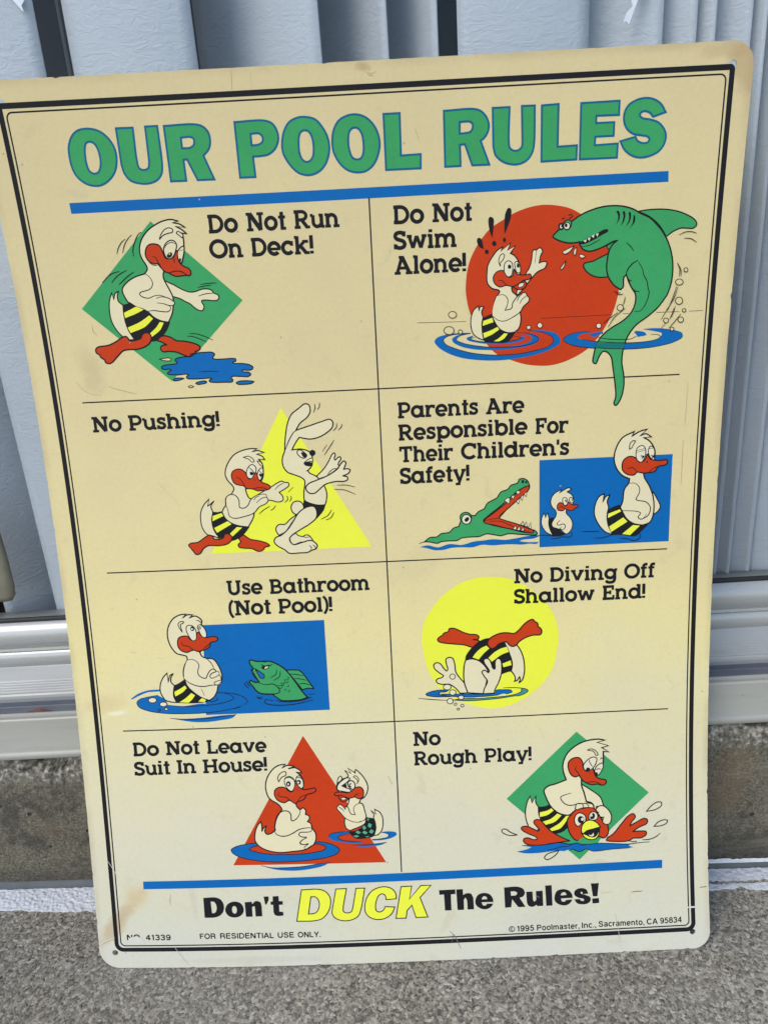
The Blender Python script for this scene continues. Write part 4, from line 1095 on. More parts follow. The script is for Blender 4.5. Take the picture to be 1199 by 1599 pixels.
F pale 0.00 black;1511,1395 1510,1391 1508,1388 1505,1388 1501,1389 1499,1392 1499,1396 1500,1400 1502,1403 1505,1404 1509,1402 1511,1399
F black 0.00 black;1598,1406 1596,1397 1589,1391 1581,1389 1572,1392 1566,1399 1565,1408 1568,1417 1574,1423 1583,1425 1591,1423 1597,1416
F pale 0.00 black;1586,1405 1584,1400 1581,1397 1577,1396 1574,1398 1571,1401 1570,1405 1572,1410 1575,1413 1579,1414 1582,1412 1585,1409
F black 0.00 black;1545,1412* 1556,1426* 1568,1415* 1556,1406*
F skin 0.48 black;1436,1417* 1431,1446 1447,1475 1476,1492 1493,1488 1488,1462 1463,1452
S shouting_duck
F skin 0.53 black;2113,1111* 2119,1133 2099,1168* 2133,1138* 2124,1176* 2159,1154 2179,1113 2181,1067 2168,1011 2139,981 2112,976* 2128,1036
F skin 0.57 black;1934,1427* 1946,1441 1923,1482* 1966,1457* 1946,1498* 1996,1459* 2000,1484 2036,1451 2067,1404 2083,1352 2073,1301 2049,1268 2026,1255 2014,1230* 2036,1223 2050,1176 2058,1119* 2050,1073 1938,1021* 1911,1040 1900,1080 1904,1114* 1908,1194* 1932,1222 1945,1267* 1861,1334 1860,1374 1892,1412
F skin 0.48 black;1861,1385* 1871,1424 1888,1441 1899,1426 1895,1412
F skin 0.00 black;2014,1227 1980,1208 1971,1180 1980,1145 1955,1146 1940,1170 1925,1205 1903,1200 1877,1223 1860,1216 1849,1197 1869,1167 1910,1114 1952,1089 2007,1078 2052,1096 2059,1116 2050,1176
L black 0.53;2014,1228 1983,1211 1971,1180 1981,1142* 1955,1146 1940,1170 1931,1202 1914,1205* 1911,1186* 1898,1206 1877,1223 1860,1216 1849,1197 1869,1167 1910,1117 1953,1092 1996,1082 2024,1086
L black 0.53;2014,1228 2038,1220 2050,1176 2059,1116 2040,1094 2007,1087
L black 0.43;1863,1208 1886,1190 1902,1169
F pale 0.53 black;1859,1351 1869,1379 1898,1406 1931,1424 1956,1421 1941,1398 1895,1366* 1922,1351 1954,1335 1959,1318 1937,1316 1888,1327 1866,1333
F pale 0.62 black;1941,1393 1963,1403 1984,1391 1992,1362 1976,1334 1955,1346 1942,1364
F black 0.00 black;1969,1367 1967,1360 1963,1354 1958,1352 1952,1354 1949,1360 1947,1368 1949,1376 1954,1382 1959,1384 1965,1381 1968,1375
F pale 0.00 black;1969,1367 1968,1363 1965,1360 1962,1359 1959,1360 1956,1363 1956,1368 1957,1373 1959,1376 1963,1377 1966,1376 1968,1372
F black 0.00 black;1892,1361* 1929,1382* 1930,1350*
F red 0.57 black;1838,1309 1852,1318 1893,1318 1931,1312 1964,1323 1993,1348 2026,1352 2047,1331 2050,1296 2038,1268 2010,1263 1984,1277 1962,1272 1940,1270 1908,1283 1864,1293 1840,1296
L black 0.48;2018,1301 1996,1296 1978,1280
F red 0.53 black;1867,1288 1892,1292 1923,1271 1940,1267 1922,1251 1900,1243 1879,1256
F pale 0.38 black;1882,1270 1907,1277 1923,1265 1895,1258
F skin 0.43 black;2005,1375* 2012,1395 2002,1416 1983,1431 1995,1439 2013,1426 2020,1406
F black 0.38 black;2061,1116* 2118,1105* 2127,1064 2122,1013 2100,968* 2045,959 1979,962 1947,987 1927,1013* 1976,1017 2021,1040 2053,1073
F mint 0.00 black;2066,1107* 2082,1109* 2073,1087*
F mint 0.00 black;2078,1075* 2099,1060* 2088,1035* 2069,1050*
F mint 0.00 black;2044,1058* 2057,1036* 2040,1022* 2028,1040*
F mint 0.00 black;2092,1026* 2112,1011* 2096,991* 2075,1005*
F mint 0.00 black;2042,1017* 2066,1001* 2049,988* 2025,1003*
F mint 0.00 black;1993,1020* 2017,1003* 1997,993* 1976,1008*
F mint 0.00 black;2045,971* 2079,975* 2062,964*
F mint 0.00 black;1958,980* 1986,985* 2002,975* 1979,968*
A rough_ducks
S green_diamond
F green 0.00 black;3613,1692* 4137,1198* 3617,714* 3092,1206*
S duck
F skin 0.67 black;3644,1289* 3696,1253 3780,1182 3804,1115* 3842,1076 3859,1031 3847,980 3819,971 3791,998 3721,1075 3673,1152*
F skin 0.62 black;3326,1130* 3306,1165 3307,1216* 3278,1166* 3265,1218* 3243,1175 3227,1095 3232,1036 3248,984* 3307,951 3338,1016*
F black 0.53 black;3323,1130* 3367,1131 3409,1143* 3454,1086 3498,1066 3558,1057* 3540,1001 3528,962 3495,935 3450,923* 3396,958 3343,1029 3325,1076
F yellow 0.00 black;3332,1090* 3388,1101 3422,1119* 3435,1098* 3388,1067 3332,1055*
F yellow 0.00 black;3353,1017* 3414,1037 3462,1074* 3492,1058* 3441,1012 3375,993*
F yellow 0.00 black;3404,960* 3474,999 3519,1045 3528,1054* 3550,1053* 3518,1002 3479,959 3417,942*
F skin 0.77 black;3532,1329* 3515,1381 3509,1440 3532,1512 3582,1568 3659,1611 3743,1626 3778,1625 3819,1615* 3761,1602* 3844,1572* 3795,1560* 3846,1524* 3806,1530* 3805,1453 3790,1380* 3747,1339* 3644,1322* 3644,1278 3660,1226 3677,1155* 3722,1134 3729,1104 3651,1094 3594,1090 3551,1059 3495,1066 3453,1090 3411,1137 3378,1212 3368,1257 3394,1285 3457,1303
L black 0.58;3565,1227 3489,1197 3511,1153 3546,1133 3588,1134 3631,1143 3651,1123 3644,1102
L black 0.53;3591,1108 3601,1090 3580,1076
F red 0.67 black;3548,1423 3555,1467 3587,1491 3630,1491 3654,1454 3660,1410 3684,1386 3727,1406 3737,1376 3754,1338 3789,1320 3821,1312 3824,1290 3802,1273 3760,1283 3718,1281 3676,1299 3648,1322 3627,1353 3599,1347 3571,1363
L black 0.53;3607,1427 3600,1406 3621,1375 3648,1322
L black 0.48;3676,1299 3718,1303 3760,1297 3788,1278
L black 0.53;3709,1377 3702,1367
F pale 0.53 black;3660,1432 3693,1474 3735,1492 3757,1481 3752,1445 3727,1406 3691,1386 3667,1398
F pale 0.53 black;3744,1398 3762,1426 3798,1442 3804,1416 3790,1380 3765,1352 3741,1383
F black 0.00 black;3677,1401 3692,1415 3709,1403 3698,1389 3677,1387
F black 0.00 black;3740,1361 3758,1375 3765,1360 3751,1349
L black 0.48;3703,1473 3706,1451 3727,1417
L black 0.48;3748,1390 3765,1400 3790,1395
F skin 0.48 black;3690,1547* 3715,1555 3749,1540 3767,1506 3753,1504 3735,1534
L black 0.48;3784,1469 3791,1483 3801,1475
S dunked_duck
F red 0.62 black;3193,977 3204,988 3237,989 3275,970 3316,948* 3327,956 3292,1003 3287,1023 3304,1037 3337,1029 3369,988 3407,946 3461,908 3515,877 3548,861* 3448,852 3365,842 3282,841 3227,855 3206,879 3212,896 3240,900 3284,884 3306,888 3301,903 3246,931 3203,959
F red 0.63 black;3826,869* 3869,896 3934,973 3985,1029 4021,1042 4035,1019 4005,977 3994,951* 4041,975 4098,1002 4123,992 4119,963 4062,937 4015,906* 4068,907 4111,901 4114,879 4075,855 4018,855 3982,838 3896,837 3818,851
F red 0.67 black;3565,1062 3601,1097 3651,1105 3722,1105 3764,1058 3791,1005 3826,970 3836,929 3824,886 3795,869 3767,882 3717,870 3646,881 3624,861 3589,866 3555,908 3535,968 3536,1027
F green 0.00 black;3591,846* 3648,886* 3740,867* 3776,865* 3754,833* 3626,833*
F yellow 0.58 black;3635,917* 3662,878 3705,861 3740,867 3762,895 3771,957* 3742,955 3692,928
F black 0.48 black;3642,912* 3692,932 3771,957* 3759,917 3737,885 3705,883 3670,900
F pale 0.29 black;3677,911* 3705,898 3724,915 3727,889 3702,885
F pale 0.58 black;3586,1024 3601,1060 3629,1070 3664,1049 3667,1005 3634,985 3613,968 3592,987
F pale 0.58 black;3692,1040 3703,1065 3728,1075 3753,1059 3756,1022 3734,1009 3699,1014
F black 0.00 black;3658,1017 3654,1003 3645,993 3633,990 3621,994 3613,1005 3610,1019 3613,1033 3622,1043 3634,1046 3646,1041 3655,1031
F pale 0.00 black;3655,1020 3654,1015 3650,1011 3644,1009 3639,1011 3635,1016 3634,1022 3635,1027 3639,1031 3645,1033 3650,1031 3654,1026
F black 0.00 black;3710,1054 3728,1064 3738,1041 3727,1020 3703,1021
F pale 0.00 black;3720,1046 3719,1042 3717,1039 3714,1038 3710,1039 3708,1042 3707,1047 3708,1051 3711,1054 3714,1055 3717,1054 3719,1051
F yellow 0.62 black;3637,922 3641,970 3670,1005 3713,1010 3755,985 3776,955* 3726,943 3676,931 3647,911
F skin 0.53 black;3593,1106* 3603,1095* 3646,1107 3696,1108 3731,1102* 3724,1128 3696,1141 3647,1140 3604,1139
L black 0.48;3643,1137 3654,1125 3650,1107
L black 0.48;3675,1138 3692,1123 3689,1106
L black 0.48;3679,1157 3711,1147 3724,1125
F skin 0.58 black;3743,1089* 3765,1113 3800,1115 3842,1076 3859,1031 3847,980 3819,971 3794,991 3798,1020* 3763,1044 3760,1066*
L black 0.58;3745,1115 3759,1112 3742,1102
L black 0.67;3769,1071 3755,1057 3769,1049 3772,1034 3808,1028
S water_splash
F blue 0.00 black;3235,839* 3200,843* 3265,828* 3226,813 3154,800* 3214,785 3314,782 3435,790 3529,785* 3497,785* 3554,796 3617,774 3667,791 3717,776 3852,781 3952,781 4016,787* 3981,803 4002,812* 4067,817 4138,819* 4067,819 3981,816 3882,822 3775,832 3633,832 3605,845 3541,841 3456,849 3492,852 3337,838
L black 0.53;3194,844 3249,843 3337,841 3421,851 3481,850 3558,834 3603,840 3635,824 3668,824
L black 0.48;3626,833 3690,827 3754,831 3853,824 3981,813 4067,819 4138,821
L black 0.48;3380,799 3436,807 3480,819 3536,821 3558,832
L black 0.53;3540,787 3568,797 3612,776 3667,794
L black 0.48;3617,774 3667,794 3717,774 3852,781 3988,783
L black 0.48;3982,837 4017,829 4038,832 4035,821
F cream 0.53 black;3466,794* 3430,784 3380,770 3357,743 3373,728 3412,740 3446,766
F cream 0.53 black;3161,927* 3108,927 3070,941 3049,962 3058,977 3082,975 3109,953
F cream 0.53 black;4117,1055* 4149,1090 4192,1120 4227,1118 4227,1093 4184,1066
F cream 0.53 black;4172,938* 4204,969 4247,983 4272,976 4261,955 4218,939
L black 0.53;4081,840 4138,841 4181,856 4219,884
A wear_marks
S scuff_mark
L scuff 0.28;1533,6090 1526,5991
S scuff_mark
L scuff2 0.21;1644,6072 1641,5985
S scuff_mark
L scuff 0.29;463,4700 463,4668 486,4634
S scuff_mark
L scuff 0.30;512,4312 529,4299 596,4277 694,4248
S scuff_mark
L scuff3 0.48;2639,218 2673,180 2716,81
S scuff_mark
L scuff3 0.34;2647,133 2669,193 2637,170
S scuff_mark
L scuff2 0.38;3870,289 3886,180 3901,72
S scuff_mark
L brown 0.62;3993,447 4031,449 4075,449
S scuff_mark
L brown 0.58;4502,455 4533,456 4556,460
S scuff_mark
L scuff2 0.49;580,578 568,520 574,494
S scuff_mark
L scuff2 0.31;2315,6041 2348,6033 2379,6044
S scuff_mark
L brown 0.28;2326,6028 2355,6020
S scuff_mark
L scuff2 0.29;4330,4154 4328,4043 4327,3975 4324,3873
S scuff_mark
L brown2 0.34;4321,3776 4320,3678 4321,3555 4320,3466
S scuff_mark
L scuff2 0.30;597,135 626,92 678,20
S scuff_mark
L scuff2 0.27;768,3639 901,3477
S scuff_mark
L scuff2 0.30;296,4348 359,4277 454,4248
S scuff_mark
L scuff 0.38;2235,1425 2261,1361
S scuff_mark
L scuff2 0.24;2731,4743 2791,4690
S scuff_mark
L scuff2 0.48;3767,451 3848,457
S scuff_mark
L scuff2 0.27;3172,3057 3198,3024
S scuff_mark
L scuff 0.37;445,2436 481,2426
S scuff_mark
L scuff2 0.28;612,2387 675,2375
S scuff_mark
L scuff2 0.26;2902,3978 2932,3947
S scuff_mark
L scuff2 0.34;3255,479 3311,442
S scuff_mark
L scuff2 0.26;4275,3413 4294,3376
S scuff_mark
L scuff 0.25;2593,5737 2614,5675
S scuff_mark
L scuff2 0.25;1677,4432 1704,4406
S scuff_mark
L worn 1.24;4405,309 4440,310 4475,310
S scuff_mark
F worn 0.00 black;235,237* 280,249 337,234 354,203* 276,204 227,199*
S scuff_mark
L pale 0.34;125,845 153,794 188,718
S scuff_mark
L pale 0.30;582,160 611,109
S scuff_mark
L pale 0.70;12,184 64,214 128,239
S scuff_mark
L brown 0.35;12,180 64,209 130,235
'''
ART_LABEL = {
    'running_duck': 'green diamond with a duck running towards a blue puddle',
    'shark_scare': 'red disc with a frightened duck facing a green shark',
    'pushing_duck': 'yellow triangle with a duck pushing a rabbit',
    'crocodile_family': 'blue rectangle with two ducks swimming ahead of a green crocodile',
    'fish_bathing': 'blue rectangle with a duck floating beside an angry green fish',
    'diving_duck': 'yellow disc with a duck stuck head first in shallow water',
    'suitless_duck': 'red triangle with a bare duck covering itself before a shouting duck',
    'rough_ducks': 'green diamond with a duck holding a red duck under water',
    'title': 'green block lettering reading OUR POOL RULES',
    'slogan': "slogan reading Don't DUCK The Rules!",
}
PARTNAME = {'title': 'title_lettering', 'slogan': 'slogan_lettering', 'wear_marks': 'scuff_mark'}
art_name, holder, pr, sec = None, None, None, None
LIFT = B0
def close_section():
    global pr, holder, LIFT
    if pr is None:
        return
    LIFT = pr.z
    if art_name == 'wear_marks':
        pr.done(sec, SIGN)
    elif holder is None:
        nm = PARTNAME.get(art_name, art_name + '_picture')
        holder = pr.done(nm, SIGN)
        if art_name in ART_LABEL:
            holder['label'] = ART_LABEL[art_name]
    else:
        pr.done(sec, holder)
    pr = None
for line in ART.strip().split('\n'):
    if line.startswith('A '):
        close_section()
        art_name, holder = line[2:], None
        LIFT = 0.10 if art_name == 'wear_marks' else B0 + 0.02
    elif line.startswith('S '):
        close_section()
        sec = line[2:]
        pr = Print(LIFT)
    else:
        pr.op(line)
close_section()

# ------------------------------------------------------------------ slab lettering of the captions
def arc(cx, cy, rx, ry, a0, a1, n=14):
    return [(cx + rx * math.cos(math.radians(a0 + (a1 - a0) * k / n)), cy + ry * math.sin(math.radians(a0 + (a1 - a0) * k / n))) for k in range(n + 1)]
def sl(x0, x1, y, w=13):
    return (w, [(x0, y), (x1, y)])
def st(x, y0=0, y1=100, w=17):
    return (w, [(x, y0), (x, y1)])
BL, TL, XL = 6.5, 93.5, 69.5
def oval(cx=36.5, cy=38, rx=28, ry=31, w=17):
    return (w, arc(cx, cy, rx, ry, 0, 360, 30) + [(cx + rx, cy + 0.6)])
def curve(w, pts):
    return (w, smooth([(x, y, False) for x, y in pts], False))
G = {
 'D': (88, [sl(4, 20, 92, 15), sl(4, 20, 8, 15), st(18, 1, 99), (16, [(12, 92), (40, 92)] + arc(40, 50, 38, 42, 90, -90, 20) + [(12, 8)])]),
 'O': (102, [oval(51, 50, 42, 43.5, 17)]),
 'N': (98, [st(20, 0, 100, 15), st(80, 2, 100, 15), (20, [(22, 97), (79, 4)]), sl(2, 24, TL), sl(2, 38, BL), sl(62, 98, TL)]),
 'R': (88, [st(18), sl(2, 36, BL), (15, [(2, 92.5), (44, 92.5)] + arc(44, 70, 25, 22.5, 90, -90) + [(18, 47.5)]), (17, [(44, 47), (72, 5)]), sl(64, 88, BL)]),
 'A': (100, [(15, [(14, 3), (44, 97)]), (18, [(44, 97), (84, 3)]), sl(24, 70, 34), sl(26, 48, TL), sl(0, 34, BL), sl(62, 100, BL)]),
 'S': (68, [curve(17, [(57, 76), (49, 89), (33, 92.5), (15, 87), (9.5, 73), (16, 59), (34, 51), (52, 43), (59, 28), (52, 13), (33, 7.5), (16, 12), (8, 24)]), (12, [(58, 70), (58, 99)]), (12, [(7, 1), (7, 30)])]),
 'P': (80, [st(18), sl(2, 40, BL), (15, [(2, 92.5), (46, 92.5)] + arc(46, 67, 25, 25.5, 90, -90) + [(18, 41.5)])]),
 'T': (90, [st(45), (15, [(4, 92.5), (86, 92.5)]), (12, [(10, 99), (10, 70)]), (12, [(80, 99), (80, 70)]), sl(26, 64, BL)]),
 'C': (92, [(17, arc(50, 50, 41, 43.5, 42, 318, 26)), (13, [(82, 64), (82, 99)])]),
 'U': (98, [(17, [(22, 92), (22, 36)] + arc(50, 36, 28, 28.5, 180, 360, 18) + [(78, 92)]), sl(4, 40, TL), sl(62, 96, TL)]),
 'B': (84, [st(18), (15, [(2, 92.5), (44, 92.5)] + arc(44, 72, 21, 20.5, 90, -90) + [(18, 51.5)]), (15, [(18, 51), (48, 51)] + arc(48, 29, 25, 21.5, 90, -90) + [(2, 7.5)])]),
 'L': (76, [st(20), sl(4, 36, TL), (14, [(4, 7), (74, 7)]), (12, [(68, 0), (68, 32)])]),
 'I': (40, [st(20), sl(2, 38, TL), sl(2, 38, BL)]),
 'H': (100, [st(20), st(80), sl(20, 80, 50, 15), sl(2, 38, TL), sl(2, 38, BL), sl(62, 98, TL), sl(62, 98, BL)]),
 'F': (76, [st(20), (15, [(4, 92.5), (74, 92.5)]), (12, [(68, 99), (68, 68)]), sl(20, 54, 51), (11, [(52, 37), (52, 65)]), sl(4, 40, BL)]),
 'E': (80, [st(20), (15, [(4, 92.5), (74, 92.5)]), (12, [(68, 99), (68, 68)]), sl(20, 54, 51), (11, [(52, 37), (52, 65)]), (15, [(4, 7.5), (78, 7.5)]), (12, [(72, 0), (72, 32)])]),
 'a': (84, [oval(), st(66, 0, 76), sl(66, 84, BL)]),
 'b': (82, [st(17, 2, 100), sl(2, 17, TL), oval(45)]),
 'c': (70, [(17, arc(36.5, 38, 28, 31, 38, 322, 22)), (13, [(58, 48), (58, 75)])]),
 'd': (84, [oval(), st(66), sl(50, 66, TL), sl(66, 84, BL)]),
 'e': (73, [(17, arc(36.5, 38, 28, 31, 0, 318, 24)), (12, [(10, 35), (72.5, 35)])]),
 'f': (46, [curve(16, [(20, 0), (20, 40), (20, 78), (26, 91), (38, 94), (46, 93)]), sl(2, 42, XL), sl(4, 40, BL)]),
 'g': (78, [oval(36, 40, 27, 29), curve(16, [(63, 72), (63, 40), (63, 2), (55, -16), (37, -21), (18, -17), (10, -7)]), sl(60, 78, XL)]),
 'h': (80, [st(15), sl(0, 15, TL), sl(0, 32, BL), (16, arc(38, 43, 23, 25.5, 180, 0) + [(61, 0)]), sl(46, 80, BL)]),
 'i': (36, [st(18, 0, 76), sl(2, 18, XL), sl(2, 34, BL), st(18, 86, 103)]),
 'k': (80, [st(15), sl(0, 15, TL), sl(0, 32, BL), (14, [(18, 33), (56, 71)]), sl(44, 76, XL), (17, [(32, 46), (62, 5)]), sl(52, 80, BL)]),
 'l': (36, [st(18), sl(2, 18, TL), sl(2, 34, BL)]),
 'm': (118, [st(15, 0, 76), sl(0, 15, XL), sl(0, 31, BL), (16, arc(37, 45, 21, 23.5, 180, 0) + [(58, 0)]), (16, arc(80, 45, 21, 23.5, 180, 0) + [(101, 0)]), sl(44, 74, BL), sl(87, 118, BL)]),
 'n': (80, [st(15, 0, 76), sl(0, 15, XL), sl(0, 32, BL), (16, arc(38, 43, 23, 25.5, 180, 0) + [(61, 0)]), sl(46, 80, BL)]),
 'o': (73, [oval()]),
 'p': (82, [st(17, -24, 76), sl(2, 17, XL), sl(0, 36, -19), oval(45)]),
 'r': (60, [st(15, 0, 76), sl(0, 15, XL), sl(0, 36, BL), curve(15, [(17, 42), (24, 60), (38, 68), (54, 66)]), (12, [(53, 54), (53, 77)])]),
 's': (56, [curve(15, [(46, 58), (38, 68), (26, 70), (14, 65), (10.5, 55), (18, 45), (30, 40), (43, 32), (46, 21), (39, 10), (27, 7), (15, 10), (8, 20)]), (11, [(46, 52), (46, 77)]), (11, [(7, 0), (7, 26)])]),
 't': (44, [st(22, 0, 98), sl(3, 42, XL), sl(14, 43, BL)]),
 'u': (78, [(16, [(16, 70), (16, 32)] + arc(38, 32, 22, 25, 180, 330, 12)), st(62, 0, 76), sl(0, 16, XL), sl(48, 62, XL), sl(62, 78, BL)]),
 'v': (78, [(15, [(12, 72), (38, 4)]), (17, [(38, 4), (66, 72)]), sl(0, 28, XL), sl(50, 78, XL)]),
 'w': (106, [(15, [(12, 72), (31, 4)]), (16, [(31, 4), (53, 70)]), (15, [(53, 70), (74, 4)]), (16, [(74, 4), (94, 72)]), sl(0, 27, XL), sl(79, 106, XL)]),
 'y': (78, [(17, [(12, 72), (38, 4)]), (14, [(67, 72), (32, -22)]), sl(0, 28, XL), sl(51, 78, XL), sl(14, 44, -18)]),
 '!': (19, [st(9.5, 28, 102), st(9.5, 0, 16)]),
 "'": (17, [st(8.5, 66, 100, 13)]),
 '(': (32, [curve(14, [(29, 106), (14, 82), (8, 46), (13, 10), (27, -16)])]),
 ')': (32, [curve(14, [(3, 106), (18, 82), (24, 46), (19, 10), (5, -16)])]),
}
WORDS = [
('c1', 'Do', [128.5, 521.9, 147.4, 521.9, 10.4]),
('c1', 'Not', [152.7, 521.9, 177.5, 521.8, 10.4]),
('c1', 'Run', [182.5, 521.9, 210.7, 521.7, 10.4]),
('c1', 'On', [128.0, 507.3, 149.0, 507.0, 10.6]),
('c1', 'Deck!', [154.1, 507.1, 193.4, 506.9, 10.6]),
('c2', 'Do', [243.9, 521.6, 263.1, 521.4, 10.4]),
('c2', 'Not', [268.1, 521.6, 292.8, 521.3, 10.4]),
('c2', 'Swim', [243.8, 506.7, 283.0, 506.6, 10.6]),
('c2', 'Alone!', [243.6, 491.9, 288.6, 491.8, 10.8]),
('c3', 'No', [36.3, 400.8, 56.2, 400.9, 10.1]),
('c3', 'Pushing!', [61.1, 400.9, 122.5, 401.1, 10.0]),
('c4', 'Parents', [241.7, 400.9, 295.3, 401.1, 10.3]),
('c4', 'Are', [300.4, 400.9, 325.7, 401.0, 10.3]),
('c4', 'Responsible', [241.6, 386.0, 327.8, 386.5, 10.5]),
('c4', 'For', [332.8, 386.1, 355.0, 386.2, 10.5]),
('c4', 'Their', [241.5, 371.1, 277.8, 371.3, 10.6]),
('c4', "Children's", [283.3, 371.4, 355.9, 371.2, 10.6]),
('c4', 'Safety!', [241.6, 356.3, 288.5, 356.5, 10.8]),
('c5', 'Use', [116.4, 282.5, 141.9, 282.6, 10.4]),
('c5', 'Bathroom', [146.9, 282.3, 216.9, 282.2, 10.4]),
('c5', '(Not', [116.8, 267.6, 146.8, 267.8, 10.5]),
('c5', 'Pool)!', [151.9, 267.7, 190.0, 267.8, 10.5]),
('c6', 'No', [317.9, 282.2, 337.9, 282.1, 10.2]),
('c6', 'Diving', [342.8, 282.1, 390.1, 281.7, 10.2]),
('c6', 'Off', [395.0, 281.9, 416.4, 281.9, 10.3]),
('c6', 'Shallow', [317.9, 267.3, 374.3, 267.0, 10.3]),
('c6', 'End!', [379.6, 267.0, 410.0, 267.0, 10.3]),
('c7', 'Do', [38.5, 164.9, 57.8, 164.9, 10.2]),
('c7', 'Not', [62.7, 165.0, 87.7, 165.1, 10.2]),
('c7', 'Leave', [92.7, 165.0, 136.4, 164.7, 10.2]),
('c7', 'Suit', [38.5, 150.0, 64.9, 150.4, 10.2]),
('c7', 'In', [69.7, 150.5, 83.9, 150.6, 10.2]),
('c7', 'House!', [88.9, 150.3, 135.8, 150.5, 10.2]),
('c8', 'No', [242.7, 164.5, 262.7, 164.4, 10.3]),
('c8', 'Rough', [242.7, 149.7, 288.8, 149.4, 10.3]),
('c8', 'Play!', [293.9, 149.4, 328.2, 149.2, 10.3]),
('c9', '©', [307.5, 19.3, 312.2, 19.3, 4.2]),
('c9', '1995', [313.5, 19.3, 326.3, 19.4, 4.2]),
('c9', 'Poolmaster,', [328.3, 19.3, 360.0, 19.3, 4.2]),
('c9', 'Inc.,', [361.7, 19.4, 372.5, 19.5, 4.2]),
('c9', 'Sacramento,', [374.2, 19.7, 408.3, 19.6, 4.2]),
('c9', 'CA', [410.1, 19.7, 418.1, 19.7, 4.2]),
('c9', '95834', [420.1, 19.8, 436.2, 20.0, 4.2]),
('c10', 'NO.', [22.0, 22.1, 33.7, 22.2, 4.2]),
('c10', '41339', [36.4, 21.9, 55.5, 21.8, 4.2]),
('c11', 'FOR', [77.4, 22.3, 89.4, 22.3, 4.1]),
('c11', 'RESIDENTIAL', [92.7, 22.3, 133.0, 21.8, 4.1]),
('c11', 'USE', [135.8, 21.9, 148.1, 21.8, 4.1]),
('c11', 'ONLY.', [150.9, 21.7, 167.9, 21.5, 4.1])]
CAP_LABEL = {
 'c1': 'black caption reading Do Not Run On Deck!', 'c2': 'black caption reading Do Not Swim Alone!',
 'c3': 'black caption reading No Pushing!', 'c4': "black caption reading Parents Are Responsible For Their Children's Safety!",
 'c5': 'black caption reading Use Bathroom (Not Pool)!', 'c6': 'black caption reading No Diving Off Shallow End!',
 'c7': 'black caption reading Do Not Leave Suit In House!', 'c8': 'black caption reading No Rough Play!',
 'c9': 'small copyright line', 'c10': 'worn item number in small print', 'c11': 'small print reading FOR RESIDENTIAL USE ONLY.'}

